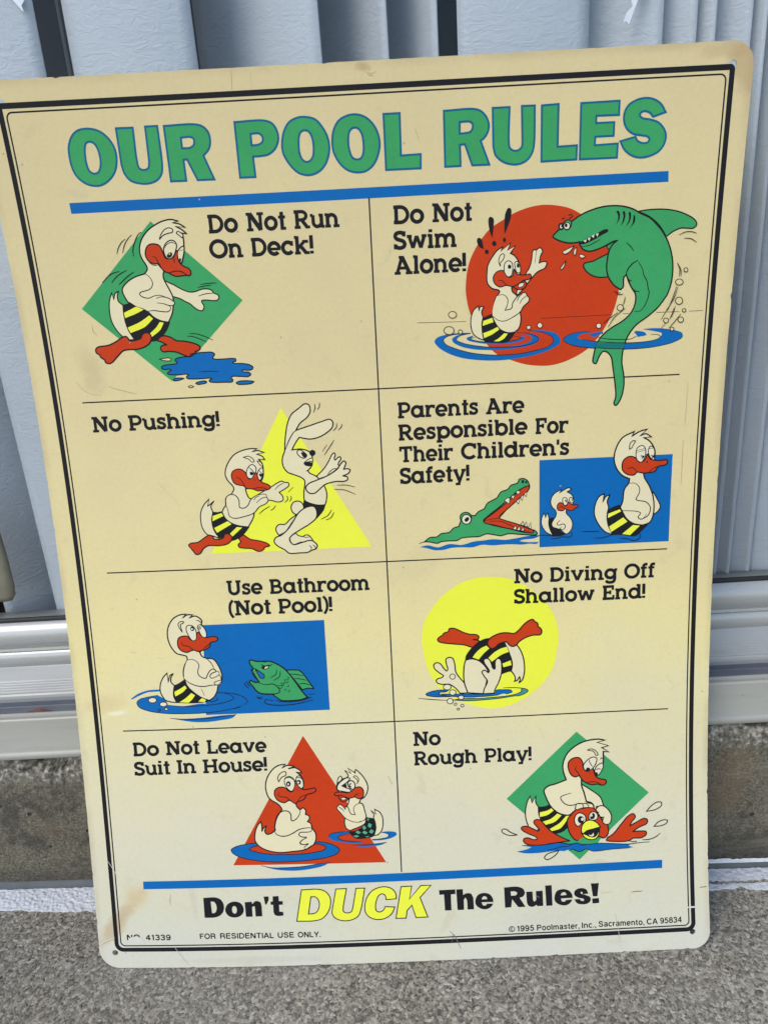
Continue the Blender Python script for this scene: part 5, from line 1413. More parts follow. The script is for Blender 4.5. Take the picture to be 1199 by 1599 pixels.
SX = 52
def so(cx, cy, rx, ry, a0=0, a1=360, w=14, n=22):
    return (w, arc(cx, cy, rx, ry, a0, a1, n))
SANS = {
 '1': (40, [st(26, 0, 100, 14), (11, [(26, 90), (16, 82), (6, 80)])]),
 '3': (58, [curve(13, [(8, 76), (14, 89), (28, 94), (43, 88), (47, 74), (40, 58), (24, 53)]), curve(13, [(24, 53), (42, 49), (50, 32), (44, 13), (27, 6), (12, 12), (7, 27)])]),
 '4': (60, [st(42, 0, 100, 14), (12, [(42, 96), (6, 34)]), (12, [(3, 30), (58, 30)])]),
 '5': (58, [(12, [(50, 93), (17, 93), (11, 50)]), curve(13, [(11, 52), (24, 61), (40, 57), (50, 37), (43, 14), (26, 6), (12, 12), (7, 25)])]),
 '8': (58, [so(29, 73, 18, 20.5, w=13), so(29, 30, 22, 24, w=13)]),
 '9': (58, [so(28, 67, 20.5, 27, w=13), curve(13, [(50, 68), (50, 38), (44, 15), (28, 6), (14, 10), (9, 22)])]),
 'P': (68, [st(10, 0, 100, 14), (13, [(10, 93.5), (40, 93.5)] + arc(40, 70, 20, 23.5, 90, -90) + [(10, 46.5)])]),
 'R': (72, [st(10, 0, 100, 14), (13, [(10, 93.5), (40, 93.5)] + arc(40, 71, 20, 22.5, 90, -90) + [(10, 48.5)]), (14, [(44, 48), (60, 34), (64, 0)])]),
 'D': (74, [st(10, 0, 100, 14), (13, [(10, 93.5), (32, 93.5)] + arc(32, 50, 34, 43.5, 90, -90, 18) + [(10, 6.5)])]),
 'F': (60, [st(10, 0, 100, 14), (13, [(10, 93.5), (58, 93.5)]), (13, [(10, 52), (50, 52)])]),
 'E': (64, [st(10, 0, 100, 14), (13, [(10, 93.5), (60, 93.5)]), (13, [(10, 52), (56, 52)]), (13, [(10, 6.5), (62, 6.5)])]),
 'L': (56, [st(10, 0, 100, 14), (13, [(10, 6.5), (54, 6.5)])]),
 'I': (20, [st(10, 0, 100, 14)]),
 'T': (62, [st(31, 0, 100, 14), (13, [(2, 93.5), (60, 93.5)])]),
 'N': (74, [st(10, 0, 100, 14), st(64, 0, 100, 14), (15, [(12, 98), (62, 2)])]),
 'A': (70, [(14, [(4, 0), (34, 98)]), (14, [(36, 98), (66, 0)]), (12, [(16, 33), (54, 33)])]),
 'O': (80, [so(40, 50, 32.5, 44, w=14, n=28)]),
 'C': (76, [so(40, 50, 32.5, 44, 42, 318, n=24)]),
 'U': (74, [(14, [(10, 100), (10, 36)] + arc(37, 34, 27, 28, 180, 360, 14) + [(64, 100)])]),
 'Y': (68, [(14, [(4, 100), (34, 44)]), (14, [(64, 100), (34, 44)]), st(34, 0, 46, 14)]),
 'S': (68, [curve(13, [(58, 70), (50, 88), (34, 94), (16, 88), (11, 72), (20, 58), (36, 52), (53, 43), (59, 28), (51, 12), (34, 6), (16, 12), (8, 30)])]),
 'a': (56, [so(26, 22, 18, 17, w=12), curve(13, [(9, 58), (16, 68), (28, 70), (42, 66), (46, 52), (46, 18), (50, 2)])]),
 'c': (52, [so(28, 37, 21, 32.5, 40, 320, w=13)]),
 'e': (56, [so(28, 37, 21, 32.5, 0, 318, w=13), (11, [(8, 37), (54, 37)])]),
 'l': (18, [st(9, 0, 100, 13)]),
 'm': (84, [st(9, 0, 74, 13), (13, arc(25, 46, 16, 22, 180, 0) + [(41, 0)]), (13, arc(58, 46, 17, 22, 180, 0) + [(75, 0)])]),
 'n': (56, [st(9, 0, 74, 13), (13, arc(28, 45, 19, 23, 180, 0) + [(47, 0)])]),
 'o': (58, [so(29, 37, 22, 32.5, w=13)]),
 'r': (36, [st(9, 0, 74, 13), curve(13, [(10, 44), (16, 62), (34, 67)])]),
 's': (52, [curve(12, [(44, 54), (38, 66), (26, 69), (13, 64), (10, 53), (20, 43), (34, 37), (44, 26), (41, 12), (27, 6), (13, 9), (7, 21)])]),
 't': (32, [curve(13, [(15, 94), (15, 40), (16, 14), (24, 6), (31, 7)]), (11, [(2, 68), (30, 68)])]),
 '.': (18, [st(9, 0, 15, 15)]),
 ',': (18, [st(9, 0, 15, 15), (8, [(14, 4), (9, -16)])]),
 '\u00a9': (100, [so(50, 48, 44, 46, w=9, n=30), so(50, 48, 19, 22, 45, 315, w=10)]),
}

groups = {}
for key, text, geo in WORDS:
    groups.setdefault(key, []).append((text, geo))
for key, words in groups.items():
    bm = bmesh.new()
    zl = 0.075
    for text, (u0, v0, u1, v1, cap) in words:
        font, SP, wt = (SANS, 8.0, 1.28) if key in ('c9', 'c10', 'c11') else (G, 3.0, 1.24)
        tot = sum(font[c][0] for c in text) + SP * (len(text) - 1)
        sx = (u1 - u0) / tot
        sy = cap / 100.0
        pen = 0.0
        for c in text:
            for i, (w, pts) in enumerate(font[c][1]):
                q = [(u0 + (pen + x) * sx, v0 + (v1 - v0) * (pen + x) / tot + y * sy) for x, y in pts]
                ribbon(bm, q, w * wt * (0.5 * sx + 0.5 * sy), zl + 0.003 * (i % 6), 0)
            pen += font[c][0] + SP
    o = finish('caption' if key not in ('c9', 'c10', 'c11') else 'small_print', bm, [MAT['black']], SIGN)
    o['label'] = CAP_LABEL[key]

# ------------------------------------------------------------------ setting materials
def concrete_material(name, aggregate=True):
    t = NT(name)
    co = t.obco()
    n1 = t.noise(co, 9.0, 6, 0.6)
    n2 = t.noise(co, 60.0, 5, 0.65)
    if aggregate:
        wv = t.mix(0.35, co, t.n('TexNoise', ins={'Vector': co, 'Scale': 160.0}).outputs['Color'], 'LINEAR_LIGHT')
        warp = t.n('VectorMath', operation='MULTIPLY_ADD', ins={0: t.n('TexNoise', ins={'Vector': co, 'Scale': 220.0, 'Detail': 2.0}).outputs['Color'], 1: (0.003, 0.003, 0.003), 2: co}).outputs[0]
        va = t.n('TexVoronoi', feature='F1', ins={'Scale': 470.0, 'Vector': warp, 'Randomness': 1.0})
        vb = t.n('TexVoronoi', feature='F1', ins={'Scale': 900.0, 'Vector': warp})
        vc = t.n('TexVoronoi', feature='F1', ins={'Scale': 170.0, 'Vector': warp})
        ca = t.n('SeparateColor', ins={0: va.outputs['Color']})
        cb = t.n('SeparateColor', ins={0: vb.outputs['Color']})
        cc = t.n('SeparateColor', ins={0: vc.outputs['Color']})
        grain = t.ramp(ca.outputs[0], [(0.0, (0.045, 0.042, 0.038)), (0.18, (0.110, 0.100, 0.086)), (0.40, (0.215, 0.198, 0.163)), (0.70, (0.375, 0.340, 0.268)), (0.92, (0.52, 0.480, 0.385)), (1.0, (0.72, 0.69, 0.60))])
        g2 = t.ramp(cb.outputs[1], [(0.0, (0.060, 0.056, 0.050)), (0.5, (0.245, 0.225, 0.185)), (1.0, (0.54, 0.50, 0.42))])
        col = t.mix(0.42, grain, g2)
        n0 = t.noise(co, 4.5, 5, 0.6)
        col = t.mix(t.maprange(n0, 0.38, 0.62, 0.35, 0.0), col, (0.150, 0.138, 0.115, 1))
        # a few larger pebbles, dark and pale
        dark = t.math('MULTIPLY', t.math('GREATER_THAN', cc.outputs[0], 0.945), t.maprange(vc.outputs['Distance'], 0.16, 0.24, 1.0, 0.0))
        lite = t.math('MULTIPLY', t.math('LESS_THAN', cc.outputs[0], 0.07), t.maprange(vc.outputs['Distance'], 0.16, 0.26, 1.0, 0.0))
        col = t.mix(t.math('MULTIPLY', dark, 0.85), col, (0.045, 0.043, 0.042, 1))
        col = t.mix(t.math('MULTIPLY', lite, 0.7), col, (0.46, 0.44, 0.40, 1))
        col = t.mix(t.maprange(n1, 0.36, 0.66, 0.05, 0.62), col, t.mix(1.0, col, (0.66, 0.64, 0.61, 1), 'MULTIPLY'))
        rust = t.maprange(t.noise(co, 13.0, 4, 0.6), 0.62, 0.78, 0.0, 0.35)
        col = t.mix(rust, col, (0.17, 0.12, 0.07, 1))
        h = t.math('ADD', t.math('MULTIPLY', va.outputs['Distance'], -0.6), t.math('MULTIPLY', vb.outputs['Distance'], -0.35))
        h = t.math('ADD', h, t.math('MULTIPLY', n2, 0.7))
        nrm = t.bump(h, 0.55, 0.0010)
        t.bsdf(col, 0.85, 0.3, 0.0, nrm)
    else:
        n3 = t.noise(co, 560.0, 5, 0.85)
        n4 = t.noise(t.n('Mapping', ins={'Vector': co, 'Scale': (7, 7, 55)}).outputs[0], 1.0, 6, 0.7)
        n6 = t.noise(t.n('Mapping', ins={'Vector': co, 'Scale': (160, 160, 16)}).outputs[0], 1.0, 4, 0.65)
        n5 = t.noise(co, 30.0, 6, 0.7)
        z = t.n('SeparateXYZ', ins={0: co}).outputs[2]
        gv = t.n('TexVoronoi', feature='F1', ins={'Scale': 620.0, 'Vector': co})
        gg = t.n('SeparateColor', ins={0: gv.outputs['Color']}).outputs[0]
        n3 = t.math('ADD', t.math('MULTIPLY', n3, 0.86), t.math('MULTIPLY', gg, 0.14))
        col = t.ramp(n3, [(0.30, (0.039, 0.035, 0.027)), (0.45, (0.150, 0.134, 0.095)), (0.56, (0.247, 0.221, 0.159)), (0.75, (0.468, 0.429, 0.317))])
        col = t.mix(t.maprange(n5, 0.48, 0.64, 0.0, 0.75), col, (0.072, 0.066, 0.054, 1))
        col = t.mix(t.maprange(t.noise(co, 13.0, 4, 0.6), 0.55, 0.7, 0.0, 0.40), col, (0.280, 0.189, 0.104, 1))
        col = t.mix(t.maprange(n4, 0.50, 0.68, 0.0, 0.55), col, (0.305, 0.286, 0.226, 1))
        col = t.mix(t.maprange(n6, 0.55, 0.75, 0.0, 0.30), col, (0.351, 0.325, 0.256, 1))
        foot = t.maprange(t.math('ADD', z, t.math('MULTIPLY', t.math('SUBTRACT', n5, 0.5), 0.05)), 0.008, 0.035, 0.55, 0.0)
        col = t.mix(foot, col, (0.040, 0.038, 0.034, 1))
        top = t.maprange(t.math('ADD', z, t.math('MULTIPLY', t.math('SUBTRACT', n5, 0.5), 0.03)), 0.112, 0.122, 0.0, 0.75)
        chips = t.noise(co, 240.0, 3, 0.6)
        col = t.mix(top, col, t.ramp(chips, [(0.36, (0.07, 0.062, 0.05)), (0.48, (0.24, 0.22, 0.18)), (0.56, (0.42, 0.39, 0.32)), (0.68, (0.80, 0.76, 0.66))]))
        pit = t.n('TexVoronoi', feature='F1', ins={'Scale': 90.0, 'Vector': co})
        psel = t.math('GREATER_THAN', t.n('SeparateColor', ins={0: pit.outputs['Color']}).outputs[0], 0.86)
        pm = t.math('MULTIPLY', psel, t.maprange(pit.outputs['Distance'], 0.10, 0.2, 1.0, 0.0))
        col = t.mix(t.math('MULTIPLY', pm, 0.8), col, (0.03, 0.028, 0.025, 1))
        h = t.math('ADD', t.math('MULTIPLY', n3, 0.5), t.math('MULTIPLY', n2, 1.0))
        h = t.math('SUBTRACT', h, t.math('MULTIPLY', pm, 0.8))
        nrm = t.bump(h, 1.0, 0.004)
        t.bsdf(col, 0.9, 0.25, 0.0, nrm)
    return t.m

def white_paint_material():
    t = NT('thick_white_paint')
    co = t.obco()
    v = t.n('TexVoronoi', feature='SMOOTH_F1', ins={'Scale': 330.0, 'Vector': co})
    n = t.noise(co, 200.0, 4, 0.6)
    n2 = t.noise(co, 34.0, 4, 0.6)
    col = t.mix(t.maprange(n2, 0.4, 0.75, 0.0, 0.35), (0.64, 0.66, 0.68, 1), (0.47, 0.485, 0.51, 1))
    col = t.mix(t.maprange(n, 0.66, 0.78, 0.0, 0.5), col, (0.34, 0.36, 0.40, 1))
    h = t.math('ADD', t.math('MULTIPLY', v.outputs['Distance'], -0.8), n)
    t.bsdf(col, 0.55, 0.4, 0.0, t.bump(h, 0.8, 0.002))
    return t.m

def aluminium_material(name, c, rough=0.42, spec=0.5):
    t = NT(name)
    co = t.obco()
    n = t.noise(co, 420.0, 3, 0.6)
    d = t.noise(t.n('Mapping', ins={'Vector': co, 'Scale': (6, 60, 60)}).outputs[0], 1.0, 5, 0.65)
    sp = t.noise(co, 120.0, 4, 0.7)
    col = t.mix(t.maprange(n, 0.3, 0.8, 0.0, 0.15), c + (1,), tuple(x * 0.8 for x in c) + (1,))
    col = t.mix(t.maprange(d, 0.5, 0.8, 0.0, 0.4), col, tuple(x * 0.6 for x in c) + (1,))
    col = t.mix(t.maprange(sp, 0.68, 0.76, 0.0, 0.6), col, (0.16, 0.15, 0.14, 1))
    t.bsdf(col, t.maprange(d, 0.3, 0.7, rough - 0.06, rough + 0.12), spec, 0.25, t.bump(n, 0.05, 0.0006))
    return t.m

def slat_material():
    t = NT('embossed_vinyl_slat')
    co = t.obco()
    wv = t.n('Mapping', ins={'Vector': co, 'Scale': (70, 70, 150)}).outputs[0]
    e = t.noise(wv, 1.0, 4, 0.6, 2.2)
    n2 = t.noise(co, 14.0, 4, 0.6)
    sp = t.noise(co, 60.0, 5, 0.7)
    col = t.mix(t.maprange(n2, 0.35, 0.7, 0.0, 0.4), (0.420, 0.465, 0.510, 1), (0.360, 0.405, 0.452, 1))
    col = t.mix(t.maprange(sp, 0.70, 0.75, 0.0, 0.5), col, (0.80, 0.86, 0.92, 1))
    t.bsdf(col, 0.5, 0.35, 0.0, t.bump(e, 0.35, 0.0022))
    return t.m

def flat_material(name, c, rough=0.6, scale=80.0, var=0.3, bump=0.0):
    t = NT(name)
    co = t.obco()
    n = t.noise(co, scale, 4, 0.6)
    col = t.mix(t.maprange(n, 0.3, 0.75, 0.0, var), c + (1,), tuple(x * 0.55 for x in c) + (1,))
    t.bsdf(col, rough, 0.4, 0.0, t.bump(n, bump, 0.002) if bump else None)
    return t.m

def glass_material():
    t = NT('window_glass')
    tr = t.n('BsdfTransparent', ins={0: (0.985, 0.99, 0.99, 1)})
    gl = t.n('BsdfGlossy', ins={'Color': (1, 1, 1, 1), 'Roughness': 0.02})
    fac = t.n('LayerWeight', ins={'Blend': 0.5}).outputs['Facing']
    fr = t.math('MULTIPLY_ADD', t.math('POWER', fac, 5.0), 0.55, 0.012)
    mx = t.n('MixShader', ins={0: fr, 1: tr.outputs[0], 2: gl.outputs[0]})
    t.t.links.new(mx.outputs[0], t.out.inputs['Surface'])
    return t.m

GROUND = concrete_material('exposed_aggregate_concrete', True)
RISER = concrete_material('rough_step_concrete', False)
PAINT = white_paint_material()
ALU = aluminium_material('weathered_white_aluminium', (0.45, 0.45, 0.43), 0.30)
ALU2 = aluminium_material('pale_aluminium_sill', (0.385, 0.375, 0.325), 0.5)
SLAT = slat_material()
SEAL = flat_material('black_rubber_seal', (0.018, 0.018, 0.018), 0.6)
DARK = flat_material('dark_room_wall', (0.012, 0.012, 0.013), 0.9)
CAULK = flat_material('grey_blue_caulk', (0.105, 0.115, 0.118), 0.7, 60.0, 0.5, 0.3)
GLASS = glass_material()
LEAF = flat_material('dry_red_leaf', (0.15, 0.065, 0.045), 0.7, 300.0, 0.6, 0.4)
BLOB = flat_material('cream_plastic', (0.30, 0.27, 0.19), 0.6, 60.0, 0.6)
WHITEP = flat_material('cool_white_patch', (0.74, 0.79, 0.84), 0.5, 60.0, 0.1)

# ------------------------------------------------------------------ ground (falls slightly to the right), step, painted stripe
SL = -0.0195
def gz(x):
    return SL * x + 0.0002
def ruled(name, prof, x0, x1, mats, parent=None, smooth_it=False, slope=True, nx=1, mi=None):
    """profile (y, z) swept along x; z follows the fall of the paving when slope is set"""
    bm = bmesh.new()
    rows = []
    for k in range(nx + 1):
        x = x0 + (x1 - x0) * k / nx
        rows.append([bm.verts.new((x, y, z + (gz(x) if slope else 0))) for y, z in prof])
    for k in range(nx):
        for i in range(len(prof) - 1):
            f = bm.faces.new((rows[k][i], rows[k][i + 1], rows[k + 1][i + 1], rows[k + 1][i]))
            if mi:
                f.material_index = mi[i]
    bmesh.ops.recalc_face_normals(bm, faces=bm.faces[:])
    o = obj(name, bm, mats, parent, smooth_it)
    return o
g = ruled('paving', [(-12.0, 0.0), (0.2, 0.0)], -8.0, 8.0, GROUND)
g['kind'] = 'structure'

XW = 1.6
YR = 0.057
def jag(a, b, n, amp, seed):
    r = random.Random(seed)
    out = []
    for i in range(n + 1):
        out.append((a + (b - a) * i / n, r.gauss(0, amp)))
    return out
# concrete step with a broken upper arris
bm = bmesh.new()
NXS = 900
r1 = random.Random(11)
rows = []
e1 = e2 = 0.0
for k in range(NXS + 1):
    x = -XW + 2 * XW * k / NXS
    e1 = 0.75 * e1 + r1.gauss(0, 0.0016)
    e2 = 0.55 * e2 + r1.gauss(0, 0.0020)
    base = gz(x) - 0.01
    pr_ = [(YR, base), (YR, 0.060), (YR + 0.0004, 0.108 + e1), (YR + 0.0012 + abs(e2) * 0.4, 0.1225 + e1), (YR + 0.0045 + e2 * 0.8, 0.1285 + e1 * 0.6), (YR + 0.010, 0.1345 + e2 * 0.5), (YR + 0.030, 0.1352), (YR + 0.3, 0.1352)]
    rows.append([bm.verts.new((x, y, z)) for y, z in pr_])
for k in range(NXS):
    for i in range(len(rows[0]) - 1):
        bm.faces.new((rows[k][i], rows[k][i + 1], rows[k + 1][i + 1], rows[k + 1][i]))
bmesh.ops.recalc_face_normals(bm, faces=bm.faces[:])
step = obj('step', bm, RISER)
step['kind'] = 'structure'
# caulk fillet along the foot of the step
ca = ruled('caulk_strip', [(YR - 0.0030, -0.001), (YR - 0.0026, 0.0035), (YR - 0.0012, 0.0068), (YR + 0.002, 0.0072)], -XW, XW, CAULK, step, True, nx=4)

# painted white stripe on the paving, chipped on the right
def stripe(name, xa, xb, y0, y1, seed, hole=None, h=0.0016, parent=None):
    r = random.Random(seed)
    n = int((xb - xa) / 0.0022)
    lo, hi = [], []
    e = 0.0
    for i in range(n + 1):
        x = xa + (xb - xa) * i / n
        e = 0.75 * e + r.gauss(0, 0.00055)
        lo.append((x, y0 + e + 0.0012 * math.sin(x * 31)))
        hi.append((x, y1 + r.gauss(0, 0.00018)))
    bm = bmesh.new()
    loops = [lo + hi[::-1]] + ([hole] if hole else [])
    flat = [p for l in loops for p in l]
    vt = [bm.verts.new((x, y, gz(x) + h)) for x, y in flat]
    for t in tessellate_polygon([[Vector((x, y, 0)) for x, y in l] for l in loops]):
        try:
            bm.faces.new([vt[i] for i in t])
        except ValueError:
            pass
    off = 0
    for l in loops:
        m = len(l)
        vb = [bm.verts.new((x, y, gz(x) - 0.001)) for x, y in l]
        for i in range(m):
            j = (i + 1) % m
            bm.faces.new((vt[off + i], vt[off + j], vb[j], vb[i]))
        off += m
    bmesh.ops.recalc_face_normals(bm, faces=bm.faces[:])
    o = obj(name, bm, PAINT, parent)
    if not parent:
        o['kind'] = 'structure'
    return o
r2 = random.Random(5)
hx = [0.253 + 0.0022 * i for i in range(150)]
chip = [(x, 0.0385 + r2.gauss(0, 0.0004)) for x in hx] + [(x, 0.0425 + r2.gauss(0, 0.0006)) for x in hx[::-1]]
chip = [(0.2485, 0.0408)] + chip
stripe('painted_line', -XW, 0.10, 0.0325, YR - 0.0032, 3)
stripe('painted_line', 0.1003, XW, 0.0330, YR - 0.0034, 8, chip)
bm = bmesh.new()
r3 = random.Random(21)
top = [(0.18 + 0.003 * i, 0.0092 + r3.gauss(0, 0.0005)) for i in range(300)]
va_ = [bm.verts.new((x, YR - 0.0022, gz(x) + 0.0064)) for x, z in top]
vb_ = [bm.verts.new((x, YR - 0.0009, gz(x) + z)) for x, z in top]
for i in range(len(top) - 1):
    bm.faces.new((va_[i], va_[i + 1], vb_[i + 1], vb_[i]))
obj('paint_trace', bm, PAINT, step)

# ------------------------------------------------------------------ aluminium door track on the step
track = thing('door_track', 'grey aluminium door sill with a dark groove on the concrete step', 'door sill', (0, 0, 0.135))
def local(o):
    o.location = -o.parent.location
    return o
ZB = 0.1352
local(ruled('front_flange', [(0.066, ZB + 0.0022), (0.0592, ZB + 0.0022), (0.0568, ZB + 0.0026), (0.0562, ZB + 0.0034), (0.0562, ZB + 0.0072), (0.0572, ZB + 0.0080), (0.0580, ZB + 0.0092),
      (0.0580, 0.1725), (0.0584, 0.1738), (0.0594, 0.1743), (0.0612, 0.1737), (0.0640, 0.1736), (0.0652, 0.1744), (0.0664, 0.1747), (0.0672, 0.1740), (0.0675, 0.1715), (0.0675, 0.1670)], -XW, XW, ALU2, track, True, False))
local(ruled('groove', [(0.0675, 0.1672), (0.0678, 0.1667), (0.0862, 0.1667), (0.0868, 0.1675), (0.0870, 0.1715)], -XW, XW, flat_material('grey_blue_groove', (0.15, 0.165, 0.19), 0.6, 40.0, 0.5), track, False, False))
pf = [(0.0870, 0.1715), (0.0871, 0.1748), (0.0876, 0.1768), (0.0886, 0.1780), (0.0894, 0.1781)]
y, z = 0.0894, 0.1781
for k in range(5):
    pf += [(y + 0.00015, z + 0.0006), (y + 0.0005, z + 0.0013), (y + 0.0009, z + 0.0018)]
    y += 0.0009
    z += 0.0018
pf += [(y + 0.0003, z + 0.0002), (0.0985, 0.1968), (0.0992, 0.1974), (0.1000, 0.1974), (0.1000, 0.12)]
local(ruled('fluted_rail', pf, -XW, XW, aluminium_material('dull_fluted_aluminium', (0.36, 0.36, 0.345), 0.5), track, False, False))

# ------------------------------------------------------------------ sliding door: bottom rail, seal, glass
door = thing('sliding_door', 'white aluminium sliding glass door behind the sign', 'door', (0, 0.1, 0.195))
def bulge(y0, z0, z1, d, n=10):
    out = []
    for i in range(n + 1):
        a = math.pi * i / n
        s = i / n
        out.append((y0 - d * math.sin(a) ** 0.6 + 0.0014 * s, z0 + (z1 - z0) * s))
    return out
def quarter(yb, zb, yt, zt, n=12):
    # convex moulding: upright at the foot, rolling back to face the sky at the top
    out = [(yb + 0.0006, zb)]
    for i in range(n + 1):
        a = math.radians(-62 + 144 * i / n)
        c1 = math.cos(math.radians(82))
        s0, s1 = math.sin(math.radians(-62)), math.sin(math.radians(82))
        out.append((yb + (yt - yb) * (1 - math.cos(a)) / (1 - c1), zb + (zt - zb) * (math.sin(a) - s0) / (s1 - s0)))
    return out
pb = quarter(0.0985, 0.1950, 0.1030, 0.2112) + quarter(0.0988, 0.2114, 0.1068, 0.2345, 16) + [(0.125, 0.2348), (0.125, 0.1945)]
local(ruled('bottom_rail', pb, -XW, XW, ALU, door, True, False))
local(ruled('glazing_seal', [(0.1062, 0.2338), (0.1058, 0.2352), (0.1060, 0.2368), (0.1070, 0.2376), (0.1085, 0.2376)], -XW, XW, SEAL, door, True, False))
bm = bmesh.new()
box(bm, -XW, XW, 0.1080, 0.1120, 0.236, 2.1)
local(obj('glass_pane', bm, GLASS, door))
bm = bmesh.new()
for xa, xb in ((-XW - 0.07, -XW), (XW, XW + 0.07)):
    box(bm, xa, xb, 0.09, 0.13, 0.1945, 2.17)
box(bm, -XW, XW, 0.09, 0.13, 2.1, 2.17)
local(obj('door_frame', bm, ALU, door))

# ------------------------------------------------------------------ vertical blind behind the glass
blind = thing('vertical_blind', 'pale blue grey vertical blind slats hanging behind the glass', 'blind', (0, 0.14, 0.2))
Z0, Z1 = 0.214, 2.05
def slat(xl, yl, xr, yr, bow=0.004, z0=Z0):
    bm = bmesh.new()
    n = 10
    dx, dy = xr - xl, yr - yl
    L = math.hypot(dx, dy)
    nx, ny = dy / L, -dx / L                      # towards the viewer
    th = 0.0011
    zs = [z0 + (Z1 - z0) * k / 12 for k in range(13)]
    rows = []
    for z in zs:
        fr, bk = [], []
        for i in range(n + 1):
            s = i / n
            b = bow * 4 * s * (1 - s)
            x, y = xl + dx * s + nx * b, yl + dy * s + ny * b
            fr.append(bm.verts.new((x, y, z)))
            bk.append(bm.verts.new((x - nx * th, y - ny * th, z)))
        rows.append((fr, bk))
    for k in range(12):
        (f0, b0), (f1, b1) = rows[k], rows[k + 1]
        for i in range(n):
            bm.faces.new((f0[i], f0[i + 1], f1[i + 1], f1[i]))
            bm.faces.new((b0[i + 1], b0[i], b1[i], b1[i + 1]))
        bm.faces.new((b0[0], f0[0], f1[0], b1[0]))
        bm.faces.new((f0[n], b0[n], b1[n], f1[n]))
    bmesh.ops.recalc_face_normals(bm, faces=bm.faces[:])
    return local(obj('slat', bm, SLAT, blind, True))
YF, YB = 0.122, 0.150
slats = [
    (-0.3265, 0.140, -0.2600, 0.188, .003), (-0.2765, 0.130, -0.1947, YF, .004),
    (-0.1791, 0.130, -0.0950, YF, .005), (-0.1090, 0.196, -0.0148, 0.124, .004), (-0.0330, 0.205, 0.0284, 0.124, -.004),
    (0.0080, 0.200, 0.0604, 0.123, -.004), (0.0738, 0.126, 0.1566, 0.121, .004), (0.1430, 0.146, 0.2036, 0.122, -.003),
    (0.1820, 0.146, 0.2249, 0.122, -.003), (0.2040, 0.146, 0.2365, 0.121, -.003), (0.2230, 0.146, 0.2596, 0.122, -.003),
    (0.2430, 0.146, 0.2686, 0.121, -.003), (0.2560, 0.146, 0.2790, 0.121, -.003), (0.2690, 0.146, 0.2960, 0.123, -.002), (0.2860, 0.146, 0.3200, 0.123, .003), (0.3100, 0.170, 0.3850, 0.124, .003)]
SO = [slat(*s) for s in slats]
x = 0.375
while x < 1.5:
    slat(x, 0.15, x + 0.084, 0.124, .004)
    x += 0.078
x = -0.45
while x > -1.55:
    slat(x, 0.15, x + 0.084, 0.126, .004)
    x -= 0.078
# two thin dark-olive wand strips seen in the open gap
bm = bmesh.new()
box(bm, -0.1905, -0.1885, 0.150, 0.152, Z0, Z1)
box(bm, -0.1835, -0.1818, 0.150, 0.152, Z0, Z1)
local(obj('control_wand', bm, flat_material('olive_grey_plastic', (0.17, 0.18, 0.15), 0.5), blind))
# irregular white patches set just in front of the slat faces
def patch(pts, y, name='white_patch'):
    bm = bmesh.new()
    vs = [bm.verts.new((x, y, z)) for x, z in pts]
    for t in tessellate_polygon([[Vector((x, z, 0)) for x, z in pts]]):
        bm.faces.new([vs[i] for i in t])
    ex = bmesh.ops.extrude_face_region(bm, geom=bm.faces[:])
    for v in [e for e in ex['geom'] if isinstance(e, bmesh.types.BMVert)]:
        v.co.y += 0.0006
    bmesh.ops.recalc_face_normals(bm, faces=bm.faces[:])
    return local(obj(name, bm, WHITEP, blind))
patch([(-0.2095, 0.672), (-0.1985, 0.672), (-0.1993, 0.664), (-0.1975, 0.6625), (-0.2000, 0.660), (-0.1995, 0.656), (-0.2025, 0.6600), (-0.2055, 0.664)], 0.1180)
patch([(0.1835, 0.668), (0.2020, 0.668), (0.1950, 0.6535), (0.1872, 0.638), (0.1815, 0.6235), (0.1800, 0.6255), (0.1782, 0.625), (0.1798, 0.630), (0.1835, 0.6335), (0.1815, 0.640), (0.1840, 0.648), (0.1828, 0.655)], 0.1200)

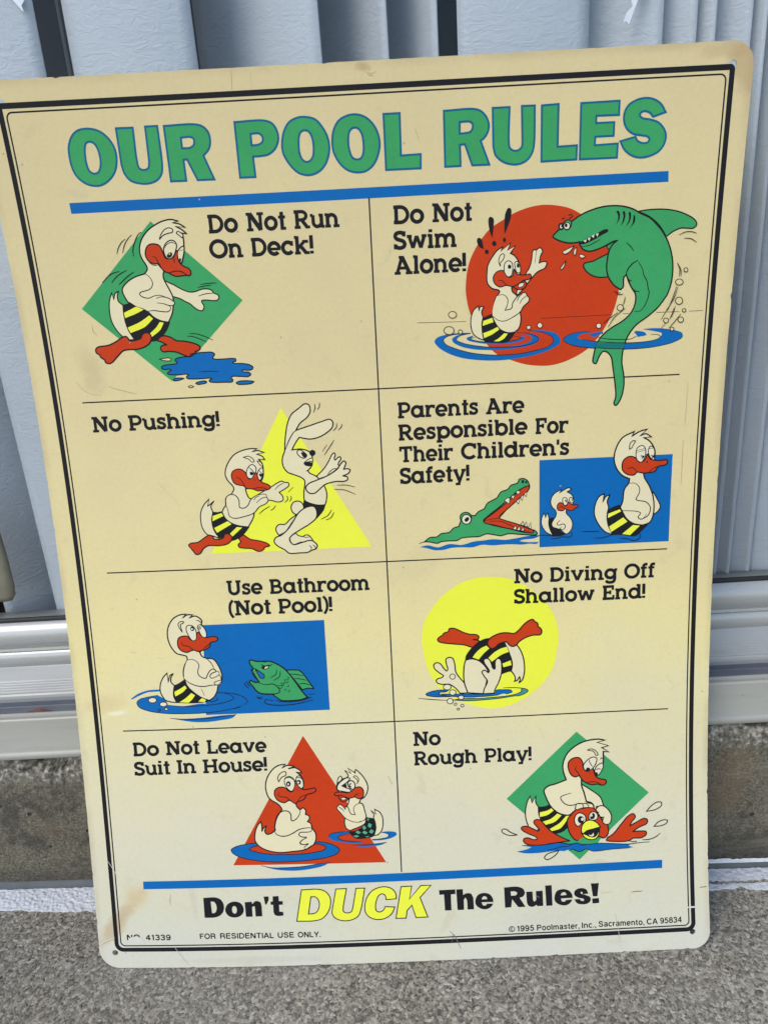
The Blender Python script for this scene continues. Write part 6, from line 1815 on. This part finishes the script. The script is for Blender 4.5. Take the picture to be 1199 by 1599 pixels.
# unidentified rounded thing modelled as a small cream pull hanging low at the left
blob = thing('cream_blob', 'unidentified cream rounded pull hanging behind the glass at the lower left', 'cream pull', (-0.311, 0.1185, 0.26))
bm = bmesh.new()
prof = [(0.0, -0.012), (0.006, -0.011), (0.0095, -0.006), (0.0105, 0.004), (0.0105, 0.030), (0.0095, 0.055), (0.006, 0.075), (0.002, 0.085), (0.0, 0.086)]
rings = [[bm.verts.new((r * math.cos(a * math.pi / 10), 0.5 * r * math.sin(a * math.pi / 10), z)) for a in range(20)] for r, z in prof[1:-1]]
for a_, b_ in zip(rings, rings[1:]):
    for i in range(20):
        bm.faces.new((a_[i], a_[(i + 1) % 20], b_[(i + 1) % 20], b_[i]))
bm.faces.new(rings[0][::-1])
bm.faces.new(rings[-1])
obj('blob_body', bm, BLOB, blob, True)
bm = bmesh.new()
box(bm, -0.0006, 0.0006, -0.0006, 0.0006, 0.075, 1.7)
obj('cord', bm, BLOB, blob)

# dark room behind the blind
bm = bmesh.new()
box(bm, -XW - 0.05, XW + 0.05, 0.126, 1.2, 0.14, 2.16)
bm.faces.ensure_lookup_table()
for f in bm.faces[:]:
    if f.calc_center_median().y < 0.2:
        bm.faces.remove(f)
o = obj('interior_wall', bm, DARK)
o['kind'] = 'structure'

# ------------------------------------------------------------------ small dead leaf in the groove
lf = thing('dead_leaf', 'tiny curled reddish dead leaf lying in the sill groove', 'leaf', (-0.2815, 0.0765, 0.1668))
bm = bmesh.new()
rl = random.Random(2)
N = 9
a_, b_ = [], []
for i in range(N + 1):
    s = i / N
    w = 0.0030 * math.sin(math.pi * s) ** 0.8 + 0.0003
    x = -0.0115 + 0.023 * s
    z = 0.0012 + 0.0042 * math.sin(math.pi * s) * (0.6 + 0.4 * rl.random())
    a_.append(bm.verts.new((x, -w, z * 0.5)))
    b_.append((bm.verts.new((x, 0.0, z)), bm.verts.new((x, w, z * 0.3))))
for i in range(N):
    bm.faces.new((a_[i], a_[i + 1], b_[i + 1][0], b_[i][0]))
    bm.faces.new((b_[i][0], b_[i + 1][0], b_[i + 1][1], b_[i][1]))
obj('leaf_blade', bm, LEAF, lf)
bm = bmesh.new()
box(bm, -0.0175, -0.0110, -0.0003, 0.0003, 0.0006, 0.0012)
obj('leaf_stalk', bm, LEAF, lf)
